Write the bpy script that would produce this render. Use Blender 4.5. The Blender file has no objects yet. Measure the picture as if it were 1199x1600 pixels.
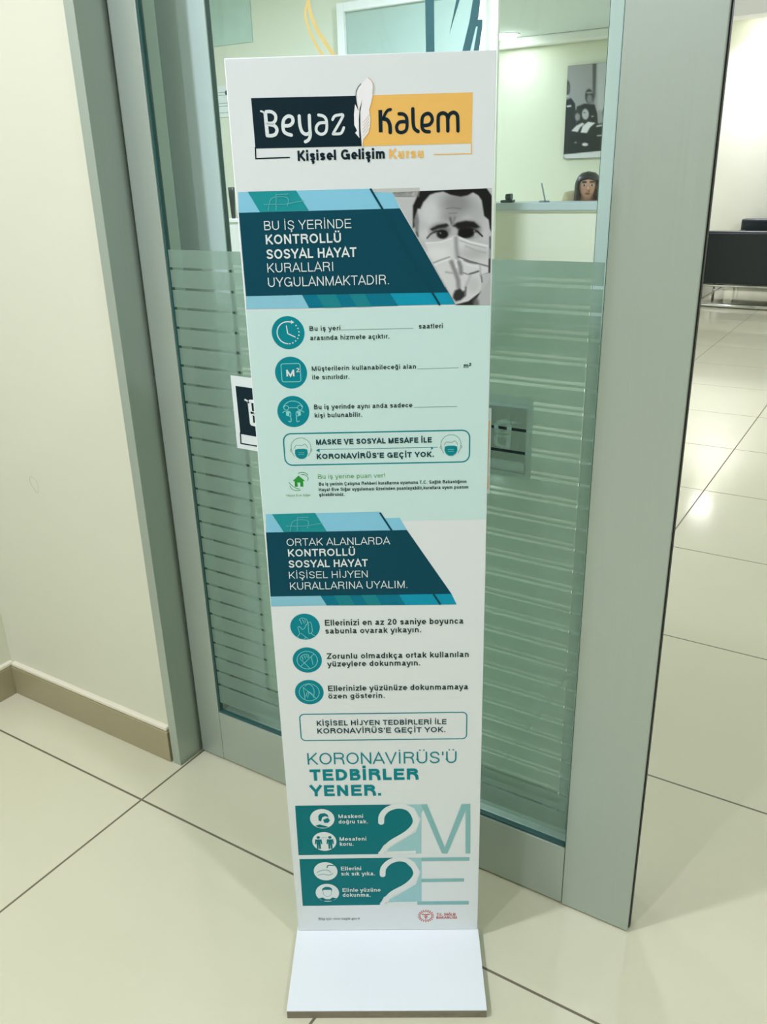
import bpy, bmesh, math
import numpy as np
from mathutils import Vector, Matrix, geometry

C = bpy.context.scene.collection
sc = bpy.context.scene

# ------------------------------------------------------------------ camera, world, exposure
cam = bpy.data.objects.new('camera', bpy.data.cameras.new('camera'))
C.objects.link(cam)
sc.camera = cam
CAM_LOC, YAW, PITCH, ROLL, F_PX = (1.19235, -0.90739, 1.19531), -0.565756, 0.382337, -0.0274829, 1313.345
cyaw, syaw = math.cos(YAW), math.sin(YAW)
fw = Vector((syaw*math.cos(PITCH), cyaw*math.cos(PITCH), -math.sin(PITCH)))
rt = Vector((cyaw, -syaw, 0))
up = rt.cross(fw)
rt, up = math.cos(ROLL)*rt + math.sin(ROLL)*up, -math.sin(ROLL)*rt + math.cos(ROLL)*up
M = Matrix((rt, up, -fw)).transposed().to_4x4()
M.translation = Vector(CAM_LOC)
cam.matrix_world = M
cam.data.sensor_fit = 'VERTICAL'
cam.data.sensor_height = 36.0
cam.data.lens = F_PX/1600*36.0
cam.data.clip_start = 0.02
cam.data.clip_end = 100

w = bpy.data.worlds.new('world'); sc.world = w; w.use_nodes = True
w.node_tree.nodes['Background'].inputs[0].default_value = (0.8, 0.9, 0.85, 1)
w.node_tree.nodes['Background'].inputs[1].default_value = 0.3
sc.view_settings.view_transform = 'Standard'
sc.view_settings.look = 'None'
sc.view_settings.exposure = -0.24
sc.view_settings.gamma = 1.0
sc.view_settings.use_curve_mapping = False
sc.cycles.transparent_max_bounces = 32

CEIL = 2.6
LAMP_COL = (0.96, 0.93, 1.15)
# ceiling downlights, some added as unseen fill: x, y, z of the soffit, watts, label
LAMPS = [
    (2.15, -0.50, CEIL, 20, 'recessed round ceiling downlight over the corridor, right of the information stand'),
    (-0.15, -1.10, CEIL, 33, 'recessed round ceiling downlight over the corridor, beside the left wall'),
    (0.35, -2.20, CEIL, 20, 'added unseen ceiling downlight over the corridor behind the viewer, lighting the door leaves'),  # added to light the rear leaf's stile; fits the second soft shadow edge
    (-3.25, 8.90, CEIL, 4.5, 'bright round ceiling light seen through the glass right of the stand top'),
    (-0.60, 9.00, CEIL, 19, 'round ceiling light behind the ceiling beam, mirrored as a white spot in the floor tiles'),
    (2.10, 9.00, CEIL, 19, 'round ceiling light behind the ceiling beam, at the right end of the waiting area'),
    (-3.25, 2.60, CEIL, 60, 'round ceiling light above the white counter in the left of the reception room'),
    (-4.20, 7.00, CEIL, 110, 'round ceiling light above the left end of the reception desk'),
    (-1.10, 3.40, CEIL, 76, 'added unseen ceiling light that brightens the front of the reception desk'),  # unseen fill, placed here to light the desk's front panel
    (1.90, 6.20, CEIL, 90, 'added unseen ceiling light right in the reception room, brightening the ceiling beam'),  # added out of view to brighten the room and the beam's face
]

# ------------------------------------------------------------------ materials
def lin(h):
    v = [int(h[i:i+2], 16)/255 for i in (0, 2, 4)]
    return tuple(x/12.92 if x <= .04045 else ((x+.055)/1.055)**2.4 for x in v) + (1,)

MATS = {}
def mat(name, hexcol, rough=.5, metal=0., spec=.5, vary=.03, scale=8., bump=0., emit=None, coat=0.):
    m = bpy.data.materials.new(name); m.use_nodes = True
    nt = m.node_tree; b = nt.nodes['Principled BSDF']
    c = lin(hexcol)
    b.inputs['Roughness'].default_value = rough
    b.inputs['Metallic'].default_value = metal
    b.inputs['Specular IOR Level'].default_value = spec
    b.inputs['Coat Weight'].default_value = coat
    if vary:
        tc = nt.nodes.new('ShaderNodeTexCoord'); nz = nt.nodes.new('ShaderNodeTexNoise')
        nz.inputs['Scale'].default_value = scale; nz.inputs['Detail'].default_value = 3
        nt.links.new(tc.outputs['Object'], nz.inputs['Vector'])
        cr = nt.nodes.new('ShaderNodeMix'); cr.data_type = 'RGBA'
        cr.inputs[6].default_value = tuple(x*(1-vary) for x in c[:3]) + (1,)
        cr.inputs[7].default_value = tuple(min(1, x*(1+vary)) for x in c[:3]) + (1,)
        nt.links.new(nz.outputs['Fac'], cr.inputs[0]); nt.links.new(cr.outputs[2], b.inputs['Base Color'])
        if bump:
            bp = nt.nodes.new('ShaderNodeBump'); bp.inputs['Strength'].default_value = bump; bp.inputs['Distance'].default_value = .002
            nt.links.new(nz.outputs['Fac'], bp.inputs['Height']); nt.links.new(bp.outputs['Normal'], b.inputs['Normal'])
    else:
        b.inputs['Base Color'].default_value = c
    if emit:
        b.inputs['Emission Color'].default_value = (1, 1, .96, 1); b.inputs['Emission Strength'].default_value = emit
    MATS[name] = m
    return m

def brushed(name, hexcol, rough=.42, metal=.85):
    m = mat(name, hexcol, rough, metal, vary=0)
    nt = m.node_tree; b = nt.nodes['Principled BSDF']
    tc = nt.nodes.new('ShaderNodeTexCoord'); mp = nt.nodes.new('ShaderNodeMapping'); nz = nt.nodes.new('ShaderNodeTexNoise')
    mp.inputs['Scale'].default_value = (400, 400, 3)
    nz.inputs['Scale'].default_value = 1.0; nz.inputs['Detail'].default_value = 2
    nt.links.new(tc.outputs['Object'], mp.inputs[0]); nt.links.new(mp.outputs[0], nz.inputs['Vector'])
    mr = nt.nodes.new('ShaderNodeMapRange'); mr.inputs[3].default_value = rough-.05; mr.inputs[4].default_value = rough+.05
    nt.links.new(nz.outputs['Fac'], mr.inputs[0]); nt.links.new(mr.outputs[0], b.inputs['Roughness'])
    mx = nt.nodes.new('ShaderNodeMix'); mx.data_type = 'RGBA'; c = lin(hexcol)
    mx.inputs[6].default_value = tuple(x*.97 for x in c[:3])+(1,); mx.inputs[7].default_value = tuple(min(1, x*1.03) for x in c[:3])+(1,)
    nt.links.new(nz.outputs['Fac'], mx.inputs[0]); nt.links.new(mx.outputs[2], b.inputs['Base Color'])
    return m

def tile_floor():
    m = bpy.data.materials.new('polished_floor_tile'); m.use_nodes = True
    nt = m.node_tree; b = nt.nodes['Principled BSDF']; N = nt.nodes.new; L = nt.links.new
    tc = N('ShaderNodeTexCoord'); sp = N('ShaderNodeSeparateXYZ'); L(tc.outputs['Object'], sp.inputs[0])
    def line(out, half):
        a = N('ShaderNodeMath'); a.operation = 'DIVIDE'; a.inputs[1].default_value = .6; L(out, a.inputs[0])
        f = N('ShaderNodeMath'); f.operation = 'PINGPONG'; f.inputs[1].default_value = .5; L(a.outputs[0], f.inputs[0])
        g = N('ShaderNodeMath'); g.operation = 'LESS_THAN'; g.inputs[1].default_value = half/.6; L(f.outputs[0], g.inputs[0])
        return g.outputs[0]
    mx = N('ShaderNodeMath'); mx.operation = 'MAXIMUM'
    L(line(sp.outputs[0], .0023), mx.inputs[0]); L(line(sp.outputs[1], .0023), mx.inputs[1])
    nz = N('ShaderNodeTexNoise'); nz.inputs['Scale'].default_value = 3; nz.inputs['Detail'].default_value = 4; L(tc.outputs['Object'], nz.inputs['Vector'])
    t = N('ShaderNodeMix'); t.data_type = 'RGBA'; t.inputs[6].default_value = lin('D2D2B2'); t.inputs[7].default_value = lin('D9D9BB'); L(nz.outputs['Fac'], t.inputs[0])
    c = N('ShaderNodeMix'); c.data_type = 'RGBA'; c.inputs[7].default_value = lin('6E6852'); L(mx.outputs[0], c.inputs[0]); L(t.outputs[2], c.inputs[6])
    L(c.outputs[2], b.inputs['Base Color'])
    r = N('ShaderNodeMix'); r.data_type = 'FLOAT'; r.inputs[2].default_value = .11; r.inputs[3].default_value = .6; L(mx.outputs[0], r.inputs[0]); L(r.outputs[0], b.inputs['Roughness'])
    b.inputs['Specular IOR Level'].default_value = .6
    bp = N('ShaderNodeBump'); bp.invert = True; bp.inputs['Strength'].default_value = .3; bp.inputs['Distance'].default_value = .001; L(mx.outputs[0], bp.inputs['Height']); L(bp.outputs[0], b.inputs['Normal'])
    MATS[m.name] = m
    return m

def glass(name, tint, gloss=.06):
    m = bpy.data.materials.new(name); m.use_nodes = True
    nt = m.node_tree; nt.nodes.clear(); N = nt.nodes.new; L = nt.links.new
    o = N('ShaderNodeOutputMaterial'); t = N('ShaderNodeBsdfTransparent'); t.inputs[0].default_value = tint
    g = N('ShaderNodeBsdfGlossy'); g.inputs['Roughness'].default_value = .02; g.inputs[0].default_value = (.9, 1, .96, 1)
    lw = N('ShaderNodeFresnel'); lw.inputs[0].default_value = 1.45
    ge = N('ShaderNodeNewGeometry'); fr = N('ShaderNodeMath'); fr.operation = 'SUBTRACT'; fr.inputs[0].default_value = 1; L(ge.outputs['Backfacing'], fr.inputs[1])
    mu = N('ShaderNodeMath'); mu.operation = 'MULTIPLY'; L(lw.outputs[0], mu.inputs[0]); L(fr.outputs[0], mu.inputs[1])
    mx = N('ShaderNodeMixShader'); L(mu.outputs[0], mx.inputs[0]); L(t.outputs[0], mx.inputs[1]); L(g.outputs[0], mx.inputs[2]); L(mx.outputs[0], o.inputs[0])
    MATS[name] = m
    return m

def frosted(name, hexcol, clear):
    m = bpy.data.materials.new(name); m.use_nodes = True
    nt = m.node_tree; nt.nodes.clear(); N = nt.nodes.new; L = nt.links.new
    o = N('ShaderNodeOutputMaterial'); c = lin(hexcol)
    d = N('ShaderNodeBsdfDiffuse'); d.inputs[0].default_value = c
    tr = N('ShaderNodeBsdfTranslucent'); tr.inputs[0].default_value = c
    tp = N('ShaderNodeBsdfTransparent'); tp.inputs[0].default_value = (.85, .95, .9, 1)
    nz = N('ShaderNodeTexNoise'); nz.inputs['Scale'].default_value = 300
    mr = N('ShaderNodeMapRange'); mr.inputs[3].default_value = .46; mr.inputs[4].default_value = .54; L(nz.outputs['Fac'], mr.inputs[0])
    a = N('ShaderNodeMixShader'); L(mr.outputs[0], a.inputs[0]); L(d.outputs[0], a.inputs[1]); L(tr.outputs[0], a.inputs[2])
    b = N('ShaderNodeMixShader'); b.inputs[0].default_value = clear; L(a.outputs[0], b.inputs[1]); L(tp.outputs[0], b.inputs[2]); L(b.outputs[0], o.inputs[0])
    MATS[name] = m
    return m

def printed_photo(name, rough=.55):
    m = bpy.data.materials.new(name); m.use_nodes = True
    nt = m.node_tree; b = nt.nodes['Principled BSDF']
    a = nt.nodes.new('ShaderNodeAttribute'); a.attribute_name = 'ink'
    nt.links.new(a.outputs['Color'], b.inputs['Base Color']); b.inputs['Roughness'].default_value = rough; b.inputs['Specular IOR Level'].default_value = .18
    MATS[name] = m
    return m

WALL = mat('cream_wall_paint', 'DEE1CA', .55, vary=.015, scale=2.5, bump=.02)
CEILM = mat('ceiling_paint', 'E2EBEA', .7, vary=.01)
FLOOR = tile_floor()
BASEB = mat('olive_base_tile', 'A69F7C', .3, vary=.06, scale=5)
CAP = mat('cream_base_cap', 'EBE8D0', .45, vary=.04, scale=20)
ALU = brushed('brushed_aluminium', 'B3C0B5', .40, .5)
ALU_IN = brushed('satin_aluminium', 'E6EFE9', .5, .08)
GASKET = mat('dark_teal_gasket', '2E5A57', .4, vary=.05)
BLACKG = mat('black_rubber_seal', '141A18', .5, vary=.05)
GLASS = glass('clear_green_glass', (.925, .968, .96, 1))
FILM = frosted('frosted_film', 'A9C0B0', .30)
WHITEB = mat('white_laminate', 'EAF2F0', .35, vary=.008, coat=.15)
CHIP = mat('raw_chipboard_edge', '8C8672', .8, vary=.25, scale=60, bump=.3)
GREYE = mat('grey_edge_band', 'A9ADA4', .5, vary=.03)
BLACKL = mat('black_leather', '0F1C20', .35, vary=.1, scale=30, bump=.1)
CHROME = mat('chrome', 'D9DCDA', .12, 1., vary=.02)
DESKF = mat('cream_desk_front', 'EDEBD8', .4, vary=.01)
DESKT = mat('grey_desk_counter', 'BFCBCB', .35, vary=.02)
WHITEP = mat('white_paint', 'F2F3EE', .5, vary=.01)
DARKP = mat('dark_plastic', '1C2626', .4, vary=.05)
GREYP = mat('grey_plastic', '8E9A98', .4, vary=.05)
PAPER = mat('paper', 'E4E8E2', .8, vary=.03)
SKIN = mat('skin', 'D7A488', .5, vary=.05)
HAIR = mat('dark_brown_hair', '2B2220', .45, vary=.2, scale=60)
CLOTH = mat('beige_blouse', 'CDBF96', .8, vary=.06, scale=40)
TROUS = mat('dark_trousers', '2A2C33', .8, vary=.08, scale=40)
BLOOM = mat('lamp_diffuser', 'FFFFFF', .5, vary=0, emit=24)
RINGM = mat('white_lamp_ring', 'F4F4F2', .4, vary=.01)
printed_photo('portrait_print')
PICT = printed_photo('canvas_print', .4)
INKS = dict(navy='0A2630', amber='F8C66A', white='FBFBFA', grey='4A565A', sand='D8C79B', pale='E6F1EE', pale2='E9F3F0', ink='27403A', slate='17424A',
    green='57A94C', teal='008C94', red='C9544E', petrol='00495A', sky='8CD2EA', seagreen='1F9A9E', ice='90CFE0', deepteal='007A92', cyan='0A9DBB', shadeteal='024857',
    ice2='63BEC4', seagreen2='1B8A93', photogrey='C9CEC6', line='7FA09A', teal2='007A80', aqua='A6D6D8', aqua2='8FC6C4', mint='8FE0DC', tint='D2EFE8', icon='008C98',
    house='2F9E3C', yellowdecal='E4D088', tealdecal='4A7A80')
for k, v in INKS.items():
    mat('ink_'+k, v, .55, spec=.18, vary=.01)

# ------------------------------------------------------------------ mesh helpers
class MB:
    """collects geometry for ONE mesh object; each added face carries a material slot"""
    def __init__(s): s.bm = bmesh.new(); s.mats = []
    def mi(s, m):
        if m not in s.mats: s.mats.append(m)
        return s.mats.index(m)
    def face(s, pts, m, smooth=False):
        f = s.bm.faces.new([s.bm.verts.new(p) for p in pts]); f.material_index = s.mi(m); f.smooth = smooth
        return f
    def box(s, x0, x1, y0, y1, z0, z1, m, bevel=0., seg=2):
        i = s.mi(m); r = bmesh.ops.create_cube(s.bm, size=1)
        for v in r['verts']:
            v.co = Vector(((x0+x1)/2 + v.co.x*(x1-x0), (y0+y1)/2 + v.co.y*(y1-y0), (z0+z1)/2 + v.co.z*(z1-z0)))
        fs = set(f for v in r['verts'] for f in v.link_faces)
        for f in fs: f.material_index = i
        if bevel:
            es = list(set(e for f in fs for e in f.edges))
            q = bmesh.ops.bevel(s.bm, geom=es, offset=bevel, segments=seg, affect='EDGES', profile=.6)
            for f in q['faces']: f.material_index = i; f.smooth = True
        return s
    def tube(s, path, r, m, n=12, cap=True):
        i = s.mi(m); path = [Vector(p) for p in path]; rings = []
        rr = r if isinstance(r, (list, tuple)) else [r]*len(path)
        for k, p in enumerate(path):
            d = ((path[min(k+1, len(path)-1)]-p).normalized() + (p-path[max(k-1, 0)]).normalized())
            d = d.normalized() if d.length > 1e-6 else Vector((0, 0, 1))
            a = d.orthogonal().normalized() if k == 0 else (rings[-1][1] - d*rings[-1][1].dot(d)).normalized()
            b = d.cross(a)
            rings.append(([s.bm.verts.new(p + rr[k]*(math.cos(t)*a + math.sin(t)*b)) for t in [2*math.pi*j/n for j in range(n)]], a))
        for k in range(len(rings)-1):
            for j in range(n):
                f = s.bm.faces.new([rings[k][0][j], rings[k][0][(j+1) % n], rings[k+1][0][(j+1) % n], rings[k+1][0][j]]); f.material_index = i; f.smooth = True
        if cap:
            for q in (rings[0][0][::-1], rings[-1][0]):
                f = s.bm.faces.new(q); f.material_index = i
        return s
    def lathe(s, prof, m, c=(0, 0, 0), n=32):
        i = s.mi(m); rings = []
        for (r, z) in prof:
            rings.append([s.bm.verts.new((c[0]+max(r, 1e-5)*math.cos(2*math.pi*j/n), c[1]+max(r, 1e-5)*math.sin(2*math.pi*j/n), c[2]+z)) for j in range(n)])
        for k in range(len(rings)-1):
            for j in range(n):
                f = s.bm.faces.new([rings[k][j], rings[k][(j+1) % n], rings[k+1][(j+1) % n], rings[k+1][j]]); f.material_index = i; f.smooth = True
        for q in (rings[0][::-1], rings[-1]):
            f = s.bm.faces.new(q); f.material_index = i
        return s
    def ball(s, c, rx, ry, rz, m, u=20, v=14, rot=None):
        i = s.mi(m); r = bmesh.ops.create_uvsphere(s.bm, u_segments=u, v_segments=v, radius=1)
        for q in r['verts']:
            p = Vector((q.co.x*rx, q.co.y*ry, q.co.z*rz))
            if rot: p = rot @ p
            q.co = p + Vector(c)
        for f in set(f for q in r['verts'] for f in q.link_faces): f.material_index = i; f.smooth = True
        return s
    def build(s, name, parent=None, loc=None, rotz=0., flip=True):
        me = bpy.data.meshes.new(name)
        if flip: bmesh.ops.recalc_face_normals(s.bm, faces=s.bm.faces[:])
        s.bm.to_mesh(me); s.bm.free()
        for m in s.mats: me.materials.append(m)
        o = bpy.data.objects.new(name, me); C.objects.link(o)
        if loc is not None: o.location = loc
        o.rotation_euler.z = rotz
        if parent: o.parent = parent
        return o

def tag(o, label=None, cat=None, group=None, kind=None):
    for k, v in (('label', label), ('category', cat), ('group', group), ('kind', kind)):
        if v: o[k] = v
    return o
def thing(name, label, cat, loc=(0, 0, 0), rotz=0., group=None):
    o = bpy.data.objects.new(name, None); C.objects.link(o); o.location = loc; o.rotation_euler.z = rotz; o.empty_display_size = .1
    return tag(o, label, cat, group)
def struct(o): return tag(o, kind='structure')

# monoline grotesque lettering: every glyph is a set of pen strokes in a box one capital height tall
def arc(cx, cy, rx, ry, a0, a1):
    n = max(4, int(abs(a1-a0)/15))
    return [(cx+rx*math.cos(math.radians(a0+(a1-a0)*k/n)), cy+ry*math.sin(math.radians(a0+(a1-a0)*k/n))) for k in range(n+1)]
DIA = {'Ç': 'C,', 'Ş': 'S,', 'ç': 'c,', 'ş': 's,', 'Ğ': 'G~', 'ğ': 'g~', 'İ': 'I.', 'i': 'ı.', 'Ü': 'U:', 'Ö': 'O:', 'ü': 'u:', 'ö': 'o:'}
def glyph(c, h):
    """advance width and strokes for pen half-width h"""
    if c in DIA and c not in 'ı':
        b, m = DIA[c]; w_, st = glyph(b, h); cx = w_/2; low = b.islower() or b == 'ı'
        y = (.735 if low else 1.) + .12 + h*.5
        if b == 'ı': y = 1.05-h
        if m == '.': st = st + [[(cx, y-h), (cx, y+h)]]
        if m == ':': st = st + [[(cx-.16, y-h), (cx-.16, y+h)], [(cx+.16, y-h), (cx+.16, y+h)]]
        if m == '~': st = st + [arc(cx, y+.08, .17, .12, 190, 350)]
        if m == ',': st = st + [[(cx, 0), (cx+.01, -.06)] + arc(cx+.005, -.14, .09, .08, 70, -120)]
        return w_, st
    T, B, M = 1-h, h, .5; l = .095+h; X = .735-h
    def bowl(cx, cy, rx, ry): return arc(cx, cy, rx, ry, 0, 360)
    if c == ' ': return .36, []
    if c in '.,': return .36, [[(.18, 0), (.18, 2*h)]] + ([[(.18, 0), (.13, -.14)]] if c == ',' else [])
    if c == ':': return .36, [[(.18, 0), (.18, 2*h)], [(.18, .735-2*h), (.18, .735)]]
    if c in "'’": return .28, [[(.14, 1.), (.14, .68)]]
    if c == '!': return .38, [[(.19, 1.), (.19, .28)], [(.19, 0), (.19, 2*h)]]
    if c == '²': return .5, [[(.08, .8)] + arc(.24, .84, .15, .13, 170, -20)[1:] + [(.09, .48), (.42, .48)]]
    if c == '0': return .77, [bowl(.385, M, .305-h, M-h)]
    if c == '2': return .77, [arc(.385, .70, .29-h, .30-h, 175, -25) + [(.09+h, B), (.72, B)]]
    if c == 'A': return .93, [[(.03, 0), (.465, 1-h*.3), (.90, 0)], [(.20, .31), (.73, .31)]]
    if c == 'B': return .93, [[(l, 0), (l, 1)], [(l, T)] + arc(.55, .755-h*.0, .27-h, .245-h, 90, -90) + [(l, .51)], [(l, .51)] + arc(.57, .255+h*.5, .31-h, .255-h*.5, 90, -90) + [(l, B)]]
    if c == 'C': return 1.0, [arc(.51, M, .455-h, .5-h, 38, 322)]
    if c == 'D': return 1.0, [[(l, 0), (l, 1)], [(l, T)] + arc(.45, M, .49-h, .5-h, 90, -90) + [(l, B)]]
    if c == 'E': return .92, [[(l, 0), (l, 1)], [(l, T), (.86, T)], [(l, .52), (.81, .52)], [(l, B), (.88, B)]]
    if c == 'F': return .85, [[(l, 0), (l, 1)], [(l, T), (.82, T)], [(l, .5), (.74, .5)]]
    if c == 'G': return 1.08, [arc(.53, M, .475-h, .5-h, 40, 345) , [(.58, .46), (.985-h*.6, .46), (.985-h*.6, 0)]]
    if c == 'H': return 1.0, [[(l, 0), (l, 1)], [(1-l, 0), (1-l, 1)], [(l, .52), (1-l, .52)]]
    if c == 'I': return .39, [[(.195, 0), (.195, 1)]]
    if c == 'J': return .72, [[(.62-h, 1), (.62-h, .28)] + arc(.34, .28, .28-h, .28-h, 0, -175)]
    if c == 'K': return .95, [[(l, 0), (l, 1)], [(.86-h*.3, 1), (l, .34)], [(.36, .56), (.90-h*.3, 0)]]
    if c == 'L': return .77, [[(l, 1), (l, B), (.74, B)]]
    if c == 'M': return 1.16, [[(l, 0), (l, 1)], [(1.16-l, 0), (1.16-l, 1)], [(l, 1-h*.6), (.58, h*.6), (1.16-l, 1-h*.6)]]
    if c == 'N': return 1.0, [[(l, 0), (l, 1)], [(1-l, 0), (1-l, 1)], [(l, 1-h*.7), (1-l, h*.7)]]
    if c == 'O': return 1.08, [bowl(.54, M, .485-h, .5-h)]
    if c == 'P': return .93, [[(l, 0), (l, 1)], [(l, T)] + arc(.58, .71, .29-h, .29-h, 90, -90) + [(l, .42+h)]]
    if c == 'R': return 1.0, [[(l, 0), (l, 1)], [(l, T)] + arc(.60, .735, .30-h, .265-h, 90, -90) + [(l, .47+h)], [(.58, .47+h)] + [(.76, .42), (.82, .30), (.84, .1), (.88, 0)]]
    if c == 'S': return .93, [[(.83-h*.5, .70)] + arc(.465, .735, .36-h, .265-h, 15, 180)[1:] + [(.16+h, .62), (.30, .545), (.62, .455), (.77-h*.5, .38)] + arc(.465, .28, .39-h, .28-h, 20, -175)]
    if c == 'T': return .85, [[(.425, 0), (.425, T)], [(.02, T), (.83, T)]]
    if c == 'U': return 1.0, [[(l, 1), (l, .37)] + arc(.5, .37, .5-l, .37-h, 180, 360) + [(1-l, 1)]]
    if c == 'V': return .93, [[(.03+h*.3, 1), (.465, h*.3), (.90-h*.3, 1)]]
    if c == 'Y': return .93, [[(.03+h*.3, 1), (.465, .42)], [(.90-h*.3, 1), (.465, .42), (.465, 0)]]
    if c == 'Z': return .85, [[(.07, T), (.76, T), (.07+h, B), (.80, B)]]
    if c == 'a': return .77, [arc(.37, .735-.20, .265-h*.6, .20-h, 165, 20) + [(.635-h, .5), (.635-h, .12), (.72, h*.7)], [(.635-h, .43), (.36, .385)] + arc(.30, .20, .235-h, .20-h, 100, 290) + [(.48, .06+h), (.635-h, .20)]]
    if c == 'b': return .77, [[(l, 0), (l, 1)], bowl(.41, .3675, .31-h, .3675-h)]
    if c == 'c': return .70, [arc(.37, .3675, .32-h, .3675-h, 35, 325)]
    if c == 'd': return .77, [[(.77-l, 0), (.77-l, 1)], bowl(.36, .3675, .31-h, .3675-h)]
    if c == 'e': return .77, [[(.07+h, .36), (.72-h*.7, .36)] + arc(.39, .3675, .33-h, .3675-h, 2, 318)]
    if c == 'f': return .40, [[(.19, 0), (.19, .8)] + arc(.36, .8, .17, .2-h, 180, 95), [(.02, X), (.37, X)]]
    if c == 'g': return .77, [[(.77-l, .735), (.77-l, -.05)] + arc(.38, -.05, .39-l, .22-h, 0, -165), bowl(.36, .385, .31-h, .35-h)]
    if c == 'h': return .77, [[(l, 0), (l, 1)], [(l, .45)] + arc(.40, .45, .40-l, .285-h, 170, 0) + [(.80-l, 0)]]
    if c == 'ı': return .32, [[(.16, 0), (.16, .735)]]
    if c == 'k': return .72, [[(l, 0), (l, 1)], [(.66-h*.3, .735), (l, .24)], [(.32, .43), (.70-h*.3, 0)]]
    if c == 'l': return .32, [[(.16, 0), (.16, 1)]]
    if c == 'm': return 1.16, [[(l, 0), (l, .735)], [(l, .47)] + arc((l+.58)/2, .47, (.58-l)/2, .265-h, 170, 0) + [(.58, 0)], [(.58, .47)] + arc((.58+1.16-l)/2, .47, (.58-l)/2, .265-h, 170, 0) + [(1.16-l, 0)]]
    if c == 'n': return .77, [[(l, 0), (l, .735)], [(l, .45)] + arc(.395, .45, .395-l, .285-h, 170, 0) + [(.79-l, 0)]]
    if c == 'o': return .77, [bowl(.385, .3675, .335-h, .3675-h)]
    if c == 'p': return .77, [[(l, -.27), (l, .735)], bowl(.41, .3675, .31-h, .3675-h)]
    if c == 'r': return .47, [[(l, 0), (l, .735)], [(l, .44)] + arc(.42, .44, .42-l, .295-h, 165, 85)]
    if c == 's': return .70, [[(.62-h*.5, .52)] + arc(.35, .545, .275-h, .19-h, 15, 180)[1:] + [(.13+h, .44), (.25, .395), (.46, .34), (.58-h*.5, .27)] + arc(.35, .205, .29-h, .205-h, 15, -170)]
    if c == 't': return .42, [[(.19, .93), (.19, .18)] + arc(.32, .17, .13, .17-h, 180, 280), [(.02, X), (.38, X)]]
    if c == 'u': return .77, [[(.77-l, .735), (.77-l, 0)], [(l, .735), (l, .285)] + arc(.375, .285, .375-l, .285-h, 180, 350)]
    if c == 'v': return .70, [[(.03+h*.3, .735), (.35, h*.3), (.67-h*.3, .735)]]
    if c == 'w': return 1.0, [[(.03+h*.3, .735), (.26, h*.3), (.5, .72), (.74, h*.3), (.97-h*.3, .735)]]
    if c == 'y': return .70, [[(.03+h*.3, .735), (.36, .02)], [(.67-h*.3, .735), (.33, -.14)] + [(.27, -.24), (.10, -.25)]]
    if c == 'z': return .70, [[(.06, X), (.58, X), (.07+h, B), (.65, B)]]
    raise KeyError(c)

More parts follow.
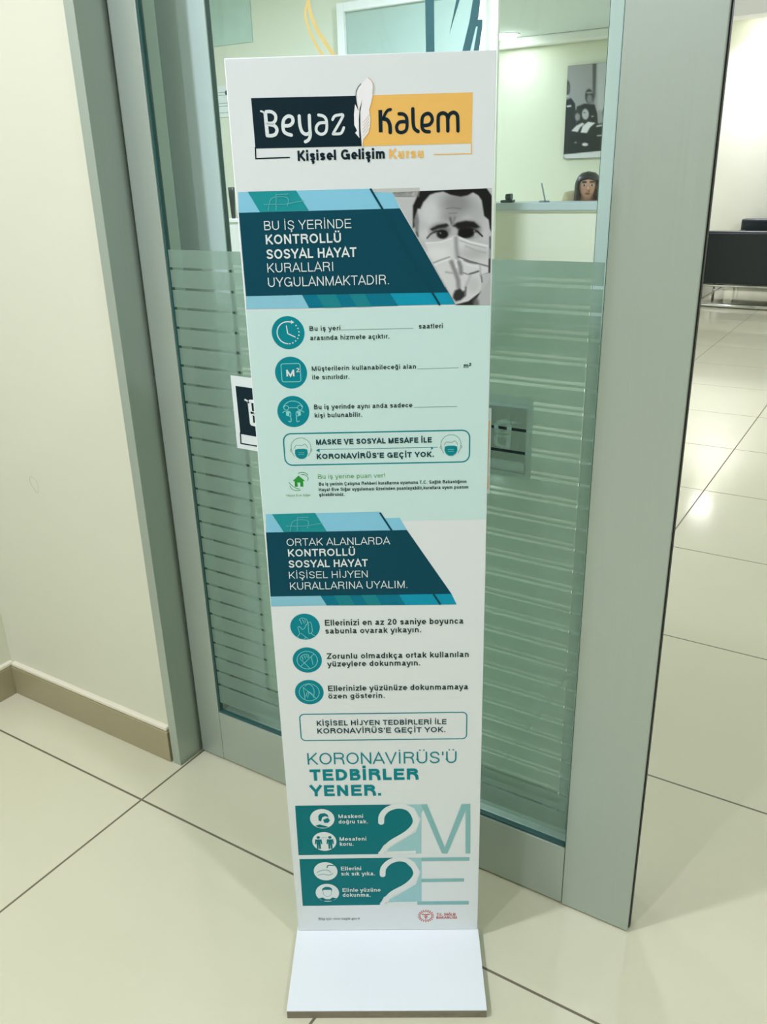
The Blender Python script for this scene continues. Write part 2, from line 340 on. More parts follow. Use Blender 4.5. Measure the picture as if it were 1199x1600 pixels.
# flat printed matter: everything lies in the local x/z plane, facing -y; layer k sits k steps in front of the board
STEP = .00022
class Print(MB):
    def __init__(s, fx=lambda p: (p[0]/1000, p[1]/1000), base=0.): super().__init__(); s.fx = fx; s.base = base
    def at(s, p, layer):
        q = s.fx(p); return Vector((q[0], s.base - STEP*layer, q[1]))
    def poly(s, pts, m, layer):
        i = s.mi(m); vs = [s.bm.verts.new(s.at(p, layer)) for p in pts]
        for t in geometry.tessellate_polygon([[Vector((p[0], p[1], 0)) for p in pts]]):
            try: f = s.bm.faces.new([vs[k] for k in t]); f.material_index = i
            except ValueError: pass
        return s
    def disc(s, c, r, m, layer, n=40): return s.poly([(c[0]+r*math.cos(2*math.pi*k/n), c[1]+r*math.sin(2*math.pi*k/n)) for k in range(n)], m, layer)
    def stroke(s, pts, wd, m, layer, round_=True, closed=False):
        """a line of ink with rounded joints; wd may be one width or one per point"""
        pts = [Vector(p) for p in pts]
        if round_ and len(pts) > 2:
            q = []
            for k in range(len(pts)-1):
                p0, p1, p2, p3 = pts[max(k-1, 0)], pts[k], pts[k+1], pts[min(k+2, len(pts)-1)]
                for t in (0, .25, .5, .75):
                    q.append(.5*((2*p1) + (p2-p0)*t + (2*p0-5*p1+4*p2-p3)*t*t + (3*p1-p0-3*p2+p3)*t**3))
            pts = q + [pts[-1]]
        h = wd/2; L = []; R = []
        for k, p in enumerate(pts):
            a = pts[k]-pts[k-1] if k else (pts[-1]-pts[-2] if closed else pts[1]-pts[0])
            b = pts[k+1]-pts[k] if k < len(pts)-1 else (pts[1]-pts[0] if closed else a)
            a = a.normalized(); b = b.normalized(); d = (a+b)
            d = d.normalized() if d.length > 1e-4 else a
            nn = Vector((-d.y, d.x)); sc_ = h/max(.45, abs(nn.dot(Vector((-a.y, a.x)))))
            L.append(p+nn*sc_); R.append(p-nn*sc_)
        i = s.mi(m); lv = [s.bm.verts.new(s.at(p, layer)) for p in L]; rv = [s.bm.verts.new(s.at(p, layer)) for p in R]
        for k in range(len(pts)-1):
            f = s.bm.faces.new([lv[k], lv[k+1], rv[k+1], rv[k]]); f.material_index = i
        if round_ and wd > .8:
            for p in (pts[0], pts[-1]): s.disc(p, h, m, layer+.12, 14)
        return s
    def ring(s, c, r, wd, m, layer, a0=0., a1=360., n=48):
        k = max(6, int(n*(a1-a0)/360)); pts = [(c[0]+r*math.cos(math.radians(a0+(a1-a0)*j/k)), c[1]+r*math.sin(math.radians(a0+(a1-a0)*j/k))) for j in range(k+1)]
        return s.stroke(pts, wd, m, layer, False)
    def round_box(s, x0, x1, z0, z1, r, wd, m, layer):
        pts = []
        for cx, cz, a in ((x1-r, z1-r, 0), (x0+r, z1-r, 90), (x0+r, z0+r, 180), (x1-r, z0+r, 270)):
            pts += [(cx+r*math.cos(math.radians(a+t)), cz+r*math.sin(math.radians(a+t))) for t in range(0, 91, 15)]
        return s.stroke(pts+[pts[0]], wd, m, layer, False)
    def text(s, body, x0, x1, z, cap, weight, m, layer, mirror=False):
        """one line of lettering fitted between x0 and x1 on baseline z with the given capital height"""
        h = (.052, .088, .115)[weight]
        items = []; xx = 0.
        for ch_ in body:
            wd_, st_ = glyph(ch_, h); items.append((xx, st_)); xx += wd_ + (.04, .05, .05)[weight]
        px_ = [ox+q[0] for ox, st_ in items for l_ in st_ for q in l_]
        xa, xb = min(px_), max(px_); pen = 2*h*cap
        f_ = (x1-x0-pen)/(xb-xa)
        n_ = 0
        for ox, st_ in items:
            for l_ in st_:
                pts = [(x0+pen/2+(ox+q[0]-xa)*f_, z+q[1]*cap) for q in l_]
                closed = len(pts) > 4 and (Vector(pts[0])-Vector(pts[-1])).length < 1e-4
                s.stroke(pts, pen, m, layer+.05*(n_ % 4), False, closed); n_ += 1
        return s

def ink(k): return MATS['ink_'+k]

# grey-tone photographs: shapes painted with soft edges on a fine grid, stored as ink per vertex
def paint(U, V, shapes, base):
    g = np.full(U.shape, base, float)
    for kind, pts, val, soft, wd in shapes:
        pts = np.array(pts, float)
        if kind == 'ell':
            (cx, cy), (rx, ry) = pts
            sd = (np.sqrt(((U-cx)/rx)**2 + ((V-cy)/ry)**2) - 1)*min(rx, ry)
        else:
            dmin = np.full(U.shape, 1e9); inside = np.zeros(U.shape, bool); n = len(pts)
            for k in range(n if kind == 'poly' else n-1):
                a, b = pts[k], pts[(k+1) % n]; e = b-a
                t = np.clip(((U-a[0])*e[0] + (V-a[1])*e[1])/max(1e-9, e@e), 0, 1)
                dmin = np.minimum(dmin, np.hypot(U-a[0]-t*e[0], V-a[1]-t*e[1]))
                if kind == 'poly' and a[1] != b[1]:
                    c = ((a[1] > V) != (b[1] > V)) & (U < (b[0]-a[0])*(V-a[1])/(b[1]-a[1]) + a[0]); inside ^= c
            sd = np.where(inside, -dmin, dmin) if kind == 'poly' else dmin - wd/2
        al = np.clip(.5 - sd/(2*soft), 0, 1); al = al*al*(3-2*al)
        g = g*(1-al) + val*al
    return g
def photo_grid(name, quad_uv, quad_mm, shapes, base, nx, nz, material, parent, layer, tint=(1, 1, 1), fx=lambda p: (p[0]/1000, p[1]/1000), ybase=0.):
    a, b = np.meshgrid(np.linspace(0, 1, nx), np.linspace(0, 1, nz))
    def bil(q):
        q = np.array(q, float); return [(1-b)*((1-a)*q[0][k]+a*q[1][k]) + b*((1-a)*q[3][k]+a*q[2][k]) for k in (0, 1)]
    U, V = bil(quad_uv); X, Zz = bil(quad_mm); g = paint(U, V, shapes, base)
    g = np.where(g <= .04045, g/12.92, ((g+.055)/1.055)**2.4)
    vs = [(fx((x, z))[0], ybase-STEP*layer, fx((x, z))[1]) for x, z in zip(X.ravel(), Zz.ravel())]
    fs = [(j*nx+i, (j+1)*nx+i, (j+1)*nx+i+1, j*nx+i+1) for j in range(nz-1) for i in range(nx-1)]
    me = bpy.data.meshes.new(name); me.from_pydata(vs, [], fs)
    at = me.color_attributes.new('ink', 'FLOAT_COLOR', 'POINT')
    col = np.ones((nx*nz, 4)); col[:, :3] = g.reshape(-1, 1)*np.array(tint)
    at.data.foreach_set('color', col.ravel()); me.materials.append(material)
    o = bpy.data.objects.new(name, me); C.objects.link(o)
    if parent: o.parent = parent
    return o

# ------------------------------------------------------------------ the setting
X0, X1, Y0, YB = -6.5, 4.0, -4.0, 9.3          # room limits
WX = -.585                                      # corridor's left wall
def sbox(name, *a, m=WALL, **k): return struct(MB().box(*a, m, **k).build(name))
sbox('floor', X0-.1, X1+.1, Y0-.1, YB+.1, -.1, 0, m=FLOOR)
sbox('ceiling', X0-.1, X1+.1, Y0-.1, YB+.1, CEIL, CEIL+.1, m=CEILM)
sbox('wall_left', WX-.12, WX, Y0, .13, 0, CEIL)
wf = sbox('wall_front', X0, -.03, .13, .33, 0, CEIL)
sbox('wall_front_right', 2.0, X1, .13, .33, 0, CEIL)
sbox('wall_front_top', -.03, 2.0, .13, .33, 2.2, CEIL)
sbox('wall_back', X0, X1, YB, YB+.1, 0, CEIL)
sbox('wall_right', X1, X1+.1, Y0, YB, 0, CEIL)
sbox('wall_corridor_end', WX, X1, Y0-.1, Y0, 0, CEIL)
sbox('wall_room_left', X0-.1, X0, .33, YB, 0, CEIL)
sbox('wall_partition', X0, -1.31, 4.5, 4.53, 0, CEIL)
# scuffed ring on the left wall
sc_ = Print(base=.13)
sc_.stroke([(-363, 610), (-366, 601), (-359, 589), (-351, 580)], 1.6, mat('wall_scuff', 'BFC0A2', .7), 1)
sc_.stroke([(-363, 610), (-356, 613), (-348, 610), (-342, 603), (-340, 590), (-346, 578), (-352, 579)], 1.0, MATS['wall_scuff'], 1)
sc_.build('scuff_mark', wf)
# skirting: a tile with a painted cap
def skirting(name, x0, x1, y0, y1, axis):
    if axis == 'x':
        o = MB().box(x0, x1, y0, y1, 0, .078, BASEB, .0015).build(name)
        MB().box(x0-.0, x1-.002, y0+.001, y1+.008, .0785, .0895, CAP, .004, 3).build('skirting_cap', o)
    else:
        o = MB().box(x0, x1, y0, y1, 0, .078, BASEB, .0015).build(name)
        MB().box(x0-.008, x1-.001, y0, y1, .0785, .0895, CAP, .004, 3).build('skirting_cap', o)
    return struct(o)
skirting('baseboard_front', WX+.011, -.034, .1185, .1295, 'x')
skirting('baseboard_left', WX+.001, WX+.011, -1.5, .1295, 'y')
# aluminium jamb and head of the doorway
struct(MB().box(-.029, -.006, .121, .36, 0, 2.2, ALU, .001).build('trim_jamb'))
struct(MB().box(1.96, 1.999, .121, .36, 0, 2.2, ALU, .001).build('trim_jamb_right'))
struct(MB().box(-.005, 1.959, .15, .36, 2.11, 2.2, ALU, .002).build('trim_head'))
# stepped cornice and the dropped ceiling beam before the waiting area
struct(MB().box(X0, -1.5, 9.18, YB, 2.50, CEIL, WHITEP, .02, 3).build('trim_cornice'))
struct(MB().box(-1.5, X1, 8.15, 8.42, 2.43, CEIL, WHITEP, .004).build('trim_beam'))

# two framed glass leaves of the sliding door: one fixed in front, the open one parked behind it
GAPS = [1.052 - .03405*k for k in range(26)]
def leaf(name, x0, x1, y0, sl, sr, zr, seal, mtl, shift=0., t=.042):
    yg = y0+.0055
    d = struct(bpy.data.objects.new(name, None)); C.objects.link(d); d.location = (x0, y0, 0); d.empty_display_size = .1
    W = x1-x0
    MB().box(0, sl, 0, t, .004, 2.1, mtl, .0012).build('stile', d)
    if seal: MB().box(W-sr, W, 0, .006, .003, 2.1, mtl, .0012).box(W-sr, W-.010, .0055, t, .004, 2.1, mtl).build('stile', d)
    else: MB().box(W-sr, W, 0, t, .003, 2.1, mtl, .0012).build('stile', d)
    MB().box(sl+.0003, W-sr-.0008, .0006, t, .004, zr, mtl, .0012).build('bottom_rail', d)
    MB().box(sl+.0003, W-sr-.0008, .0006, t, 2.0, 2.1, mtl, .0012).build('top_rail', d)
    g = MB()
    a, b, z0, z1 = sl+.0002, W-sr-.0002, zr, 2.0
    for q in ((a, a+(.003 if seal else .0012), z0, z1), (b-.0012, b, z0, z1)): g.box(q[0], q[1],  .003, .0125, q[2], q[3], GASKET)
    for q in ((a+.003, b-.003, z0, z0+.004), (a+.003, b-.003, z1-.003, z1)): g.box(q[0], q[1],   .003, .0125, q[2], q[3], GASKET)
    g.build('glazing_gasket', d)
    MB().box(a+.0032, b-.0032, .0062, .0122, z0+.0042, z1-.0032, GLASS).build('glass_pane', d)
    f = MB(); k = (yg+.9074)/(.1837+.9074); top = 1.195+(1.0835-1.195)*k
    zs = [1.195+(z+shift-1.195)*k for z in GAPS] + [None]
    hi = top
    for z in zs:
        lo = z+.0022 if z else .150
        f.face([(a+.0035, .0056, lo), (b-.0035, .0056, lo), (b-.0035, .0056, hi), (a+.0035, .0056, hi)], FILM)
        if z: hi = z-.0022
    f.build('frosted_film', d)
    if seal: MB().box(W-.0085, W+.0016, .0062, .014, .006, 2.1, BLACKG).build('edge_seal', d)
    return d
leaf('door_1', 0.0005, .9620, .1837, .0625, .1160, .125, True, ALU)
leaf('door_2', .0080, .9110, .2800, .1110, .1140, .125, False, ALU_IN, .008, .016)

# framed glass window in the partition wall
win = bpy.data.objects.new('window_1', None); C.objects.link(win); win.location = (-2.47, 4.44, 0); struct(win)
f = MB()
for q in ((0, .055, .9, 2.26), (1.05, 1.105, .9, 2.26)): f.box(q[0], q[1], 0, .059, q[2], q[3], WHITEP, .004)
for q in ((.055, 1.05, 2.205, 2.26), (.055, 1.05, .9, .955)): f.box(q[0], q[1], 0, .059, q[2], q[3], WHITEP, .004)
f.build('window_frame', win)
MB().box(.055, 1.05, .03, .036, .955, 2.205, mat('grey_green_window_glass', 'A8BFB4', .6, spec=.2, vary=.06, scale=1.5)).build('window_glass', win)

# ------------------------------------------------------------------ information stand
TEXTS = [('tagline_text','Kişisel Gelişim',76.7,176.9,1211.6,10.9,2,'navy'),('tagline_text','Kursu',181.9,221.1,1211.5,10.2,2,'amber'),('heading_text','BU İŞ YERİNDE',32.2,136.1,1136.9,10.3,0,'pale'),('heading_text','KONTROLLÜ',32.8,122.6,1120.8,10.9,1,'pale'),('heading_text','SOSYAL HAYAT',32.4,141.5,1104.0,11.1,1,'pale'),('heading_text','KURALLARI',32.2,111.7,1088.3,10.7,0,'pale'),('heading_text','UYGULANMAKTADIR.',31.8,178.4,1071.3,11.1,0,'pale'),('hours_text','Bu iş yeri',78.9,117.0,1017.2,5.9,1,'ink'),('hours_text','saatleri',214.0,243.6,1016.9,5.9,1,'ink'),('hours_text','arasında hizmete açıktır.',79.0,177.4,1005.7,5.9,1,'ink'),('floor_area_text','Müşterilerin kullanabileceği alan',78.9,209.9,967.3,5.8,1,'ink'),('floor_area_text','m²',270.0,279.6,966.9,5.8,1,'ink'),('floor_area_text','ile sınırlıdır.',78.8,125.7,956.2,5.9,1,'ink'),('headcount_text','Bu iş yerinde aynı anda sadece',78.8,204.9,917.5,6.1,1,'ink'),('headcount_text','kişi bulunabilir.',79.1,140.0,906.5,6.1,1,'ink'),('mask_slogan_text','MASKE VE SOSYAL MESAFE İLE',78.9,230.4,870.0,7.2,2,'slate'),('mask_slogan_text',"KORONAVİRÜS'E GEÇİT YOK.",78.7,232.0,850.3,7.2,2,'slate'),('home_caption_text','Hayat Eve Sığar',35.0,67.6,798.7,3.1,0,'green'),('rating_title_text','Bu iş yerine puan ver!',78.7,167.2,823.0,6.1,0,'green'),('rating_text','Bu iş yerinin Çalışma Rehberi kurallarına uyumunu T.C. Sağlık Bakanlığının',79.4,275.1,813.2,4.6,1,'ink'),('rating_text','Hayat Eve Sığar uygulaması üzerinden puanlayabilir,kurallara uyum puanını',78.9,277.6,805.3,4.7,1,'ink'),('rating_text','görebilirsiniz.',79.0,112.7,798.2,4.6,1,'ink'),('hygiene_heading_text','ORTAK ALANLARDA',30.7,172.3,726.5,10.9,0,'pale'),('hygiene_heading_text','KONTROLLÜ',31.5,123.7,710.4,11.0,1,'pale'),('hygiene_heading_text','SOSYAL HAYAT',31.2,141.6,693.5,11.2,1,'pale'),('hygiene_heading_text','KİŞİSEL HİJYEN',30.6,139.9,676.7,10.6,0,'pale'),('hygiene_heading_text','KURALLARINA UYALIM.',30.9,194.6,659.4,11.4,0,'pale'),('handwashing_text','Ellerinizi en az 20 saniye boyunca',76.5,273.8,601.1,9.4,1,'ink'),('handwashing_text','sabunla ovarak yıkayın.',76.3,213.2,588.1,9.0,1,'ink'),('surface_text','Zorunlu olmadıkça ortak kullanılan',75.6,281.3,546.2,9.4,1,'ink'),('surface_text','yüzeylere dokunmayın.',76.2,211.2,533.2,9.2,1,'ink'),('face_text','Ellerinizle yüzünüze dokunmamaya',75.6,281.7,491.3,9.5,1,'ink'),('face_text','özen gösterin.',75.2,158.5,478.2,8.9,1,'ink'),('hygiene_slogan_text','KİŞİSEL HİJYEN TEDBİRLERİ İLE',55.6,250.6,430.4,8.9,1,'slate'),('hygiene_slogan_text',"KORONAVİRÜS'E GEÇİT YOK.",55.6,248.0,416.2,9.3,1,'slate'),('closing_text',"KORONAVİRÜS'Ü",37.7,265.0,359.1,21.5,0,'teal'),('closing_text','TEDBİRLER',37.1,207.8,328.5,21.3,2,'teal'),('closing_text','YENER.',36.6,148.5,298.6,21.0,2,'teal'),('rule_text','Maskeni',80.1,118.8,255.6,7.3,1,'pale'),('rule_text','doğru tak.',79.9,126.0,244.7,7.4,1,'pale'),('rule_text ','Mesafeni',79.9,122.4,209.9,7.5,1,'pale'),('rule_text ','koru.',79.9,101.5,199.6,7.6,1,'pale'),('rule_text  ','Ellerini',79.4,112.0,148.4,7.8,1,'pale'),('rule_text  ','sık sık yıka.',79.2,134.3,137.4,7.9,1,'pale'),('rule_text   ','Elinle yüzüne',79.8,142.5,102.3,8.0,1,'pale'),('rule_text   ','dokunma.',79.6,125.6,91.7,8.0,1,'pale'),('website_text','Bilgi için: www.saglik.gov.tr',37.1,106.6,40.5,5.0,0,'ink'),('ministry_text','T.C. SAĞLIK',233.9,266.3,48.3,5.3,1,'red'),('ministry_text','BAKANLIĞI',233.8,267.7,41.2,5.3,1,'red')]
CIRCLES = [('clock_icon',52.0,1015.6,20.0),('area_icon',52.3,965.5,19.9),('distance_icon',51.9,915.0,20.2),('handwashing_icon',47.9,599.8,20.7),('no_touching_icon',47.8,544.7,20.8),('face_touching_icon',47.5,489.8,20.8),('rule_mask',54.3,254.4,19.1),('rule_dist',55.2,208.5,19.8),('rule_wash',54.1,146.5,19.2),('rule_face',54.6,100.5,20.4),('head_left',58.7,866.2,12.3),('head_right',254.4,866.5,12.3),('house_icon',52.6,819.7,7.4),('ministry_emblem',216.3,47.5,14.0)]
BOXES = {'mask_slogan_box': [36.6,278.6,842.5,885.6],'hygiene_slogan_box': [30.5,279.9,403.6,451.0]}
PHOTO = [(184.4,1175.2),(300.5,1176.8),(301.5,1043.4),(258.4,1044.4)]
TINT = [1043.2,760.3]
POLYS = [('logo_print','navy',1,[(28.1,1278.1),(148.4,1277.3),(151.4,1225.3),(28.7,1226.0)]),('logo_print','amber',1,[(163.2,1277.4),(276.9,1277.3),(276.3,1225.1),(151.2,1225.3)]),('logo_print','white',3,[(160.3,1295.6),(165.1,1290.3),(166.1,1285.0),(165.0,1277.8),(163.3,1271.0),(160.4,1262.6),(161.6,1252.5),(160.8,1245.0),(158.8,1239.1),(152.6,1232.2),(151.8,1224.9),(150.6,1225.2),(149.7,1234.5),(148.2,1234.2),(143.7,1239.5),(146.1,1241.6),(143.1,1247.6),(143.2,1258.3),(144.8,1268.8),(148.4,1262.4),(146.1,1271.4),(145.8,1278.3),(148.6,1285.0),(152.9,1289.3),(157.7,1293.8)]),('logo_print','navy',4,[(153.0,1273.4),(150.4,1260.7),(150.0,1244.7),(150.8,1225.5),(149.7,1225.5),(148.3,1236.7),(148.5,1252.8),(149.7,1263.4)]),('heading_banner','petrol',1,[(3.3,1157.1),(193.3,1157.3),(250.9,1059.7),(3.4,1061.0)]),('heading_banner','sky',1,[(4.5,1179.8),(159.2,1179.8),(170.9,1157.1),(3.3,1157.1)]),('heading_banner','sky',1,[(163.0,1175.8),(185.0,1174.7),(193.3,1157.3),(172.5,1156.8)]),('heading_banner','seagreen',2,[(15.9,1180.0),(72.4,1180.0),(86.0,1157.5),(28.5,1157.2)]),('heading_banner','ice',1,[(3.4,1061.0),(72.1,1061.0),(79.9,1044.7),(2.6,1045.4)]),('heading_banner','deepteal',1,[(72.1,1061.0),(179.3,1060.3),(189.3,1045.1),(79.9,1044.9)]),('heading_banner','cyan',1,[(179.3,1060.3),(250.9,1059.7),(259.2,1045.3),(189.3,1045.4)]),('hygiene_banner','petrol',1,[(3.5,746.9),(195.3,746.9),(256.2,648.6),(2.2,648.9)]),('hygiene_banner','sky',1,[(5.6,773.7),(158.4,774.3),(175.2,746.6),(3.5,746.9)]),('hygiene_banner','sky',1,[(164.7,764.7),(186.0,764.9),(195.3,746.9),(175.8,746.6)]),('hygiene_banner','seagreen',2,[(13.8,773.5),(72.0,774.2),(86.5,746.5),(27.9,747.1)]),('hygiene_banner','ice',1,[(2.2,648.9),(72.4,649.3),(80.7,633.4),(1.8,633.2)]),('hygiene_banner','deepteal',1,[(72.4,649.3),(182.5,648.9),(191.6,632.1),(80.7,633.4)]),('hygiene_banner','cyan',1,[(182.5,648.9),(256.2,648.6),(263.4,631.8),(191.6,632.1)]),('heading_banner','seagreen2',2,[(89.9,1060.8),(113.1,1060.8),(120.7,1044.8),(98.6,1044.8)]),('heading_banner','seagreen2',2,[(129.6,1060.7),(148.7,1060.5),(156.9,1045.0),(138.5,1044.9)]),('hygiene_banner','seagreen2',2,[(91.5,649.3),(112.9,649.2),(120.8,633.4),(99.3,633.4)]),('hygiene_banner','seagreen2',2,[(129.9,649.2),(149.8,649.2),(158.5,632.7),(137.9,633.1)]),('heading_banner','photogrey',1,[(160.0,1179.5),(216.6,1179.3),(216.5,1169.0),(187.8,1169.8),(185.0,1174.7),(163.1,1176.0)]),('two_m_graphic','teal2',1,[(12.9,280.3),(162.3,280.6),(182.3,276.6),(199.5,254.2),(191.6,225.4),(150.2,199.8),(140.0,181.1),(12.1,180.5)]),('two_m_graphic','aqua',1,[(186.1,280.3),(218.6,280.8),(210.9,263.6),(209.7,181.7),(201.2,181.4),(201.3,187.4),(151.2,187.9),(176.0,206.1),(201.7,225.3),(209.6,250.9),(199.7,273.2)]),('two_m_graphic','aqua2',1.5,[(210.3,280.6),(219.8,280.8),(247.5,193.8),(273.5,280.1),(287.2,280.6),(288.5,180.8),(280.8,180.9),(279.9,267.5),(251.8,181.2),(242.9,181.3)]),('two_m_graphic','pale2',2,[(141.0,181.1),(141.1,186.1),(201.3,188.0),(201.2,181.4)]),('two_e_graphic','teal2',1,[(12.9,172.2),(163.7,173.2),(180.4,168.0),(198.2,146.0),(190.0,115.4),(147.4,89.8),(139.8,72.7),(12.1,71.8)]),('two_e_graphic','aqua',1,[(185.7,173.0),(210.2,172.7),(209.3,72.7),(202.1,72.8),(202.2,79.1),(149.8,79.6),(174.0,96.5),(200.5,117.0),(208.6,142.5),(198.5,164.5)]),('two_e_graphic','aqua2',1.5,[(210.2,173.0),(287.3,173.2),(287.4,165.8),(210.1,165.7)]),('two_e_graphic','aqua2',1.5,[(209.8,128.2),(278.8,128.8),(278.9,122.0),(209.7,121.3)]),('two_e_graphic','aqua2',1.5,[(202.7,79.5),(287.2,79.7),(287.3,72.3),(202.7,72.5)]),('two_e_graphic','pale2',2,[(140.7,73.1),(140.8,78.3),(202.2,79.8),(202.1,72.8)])]
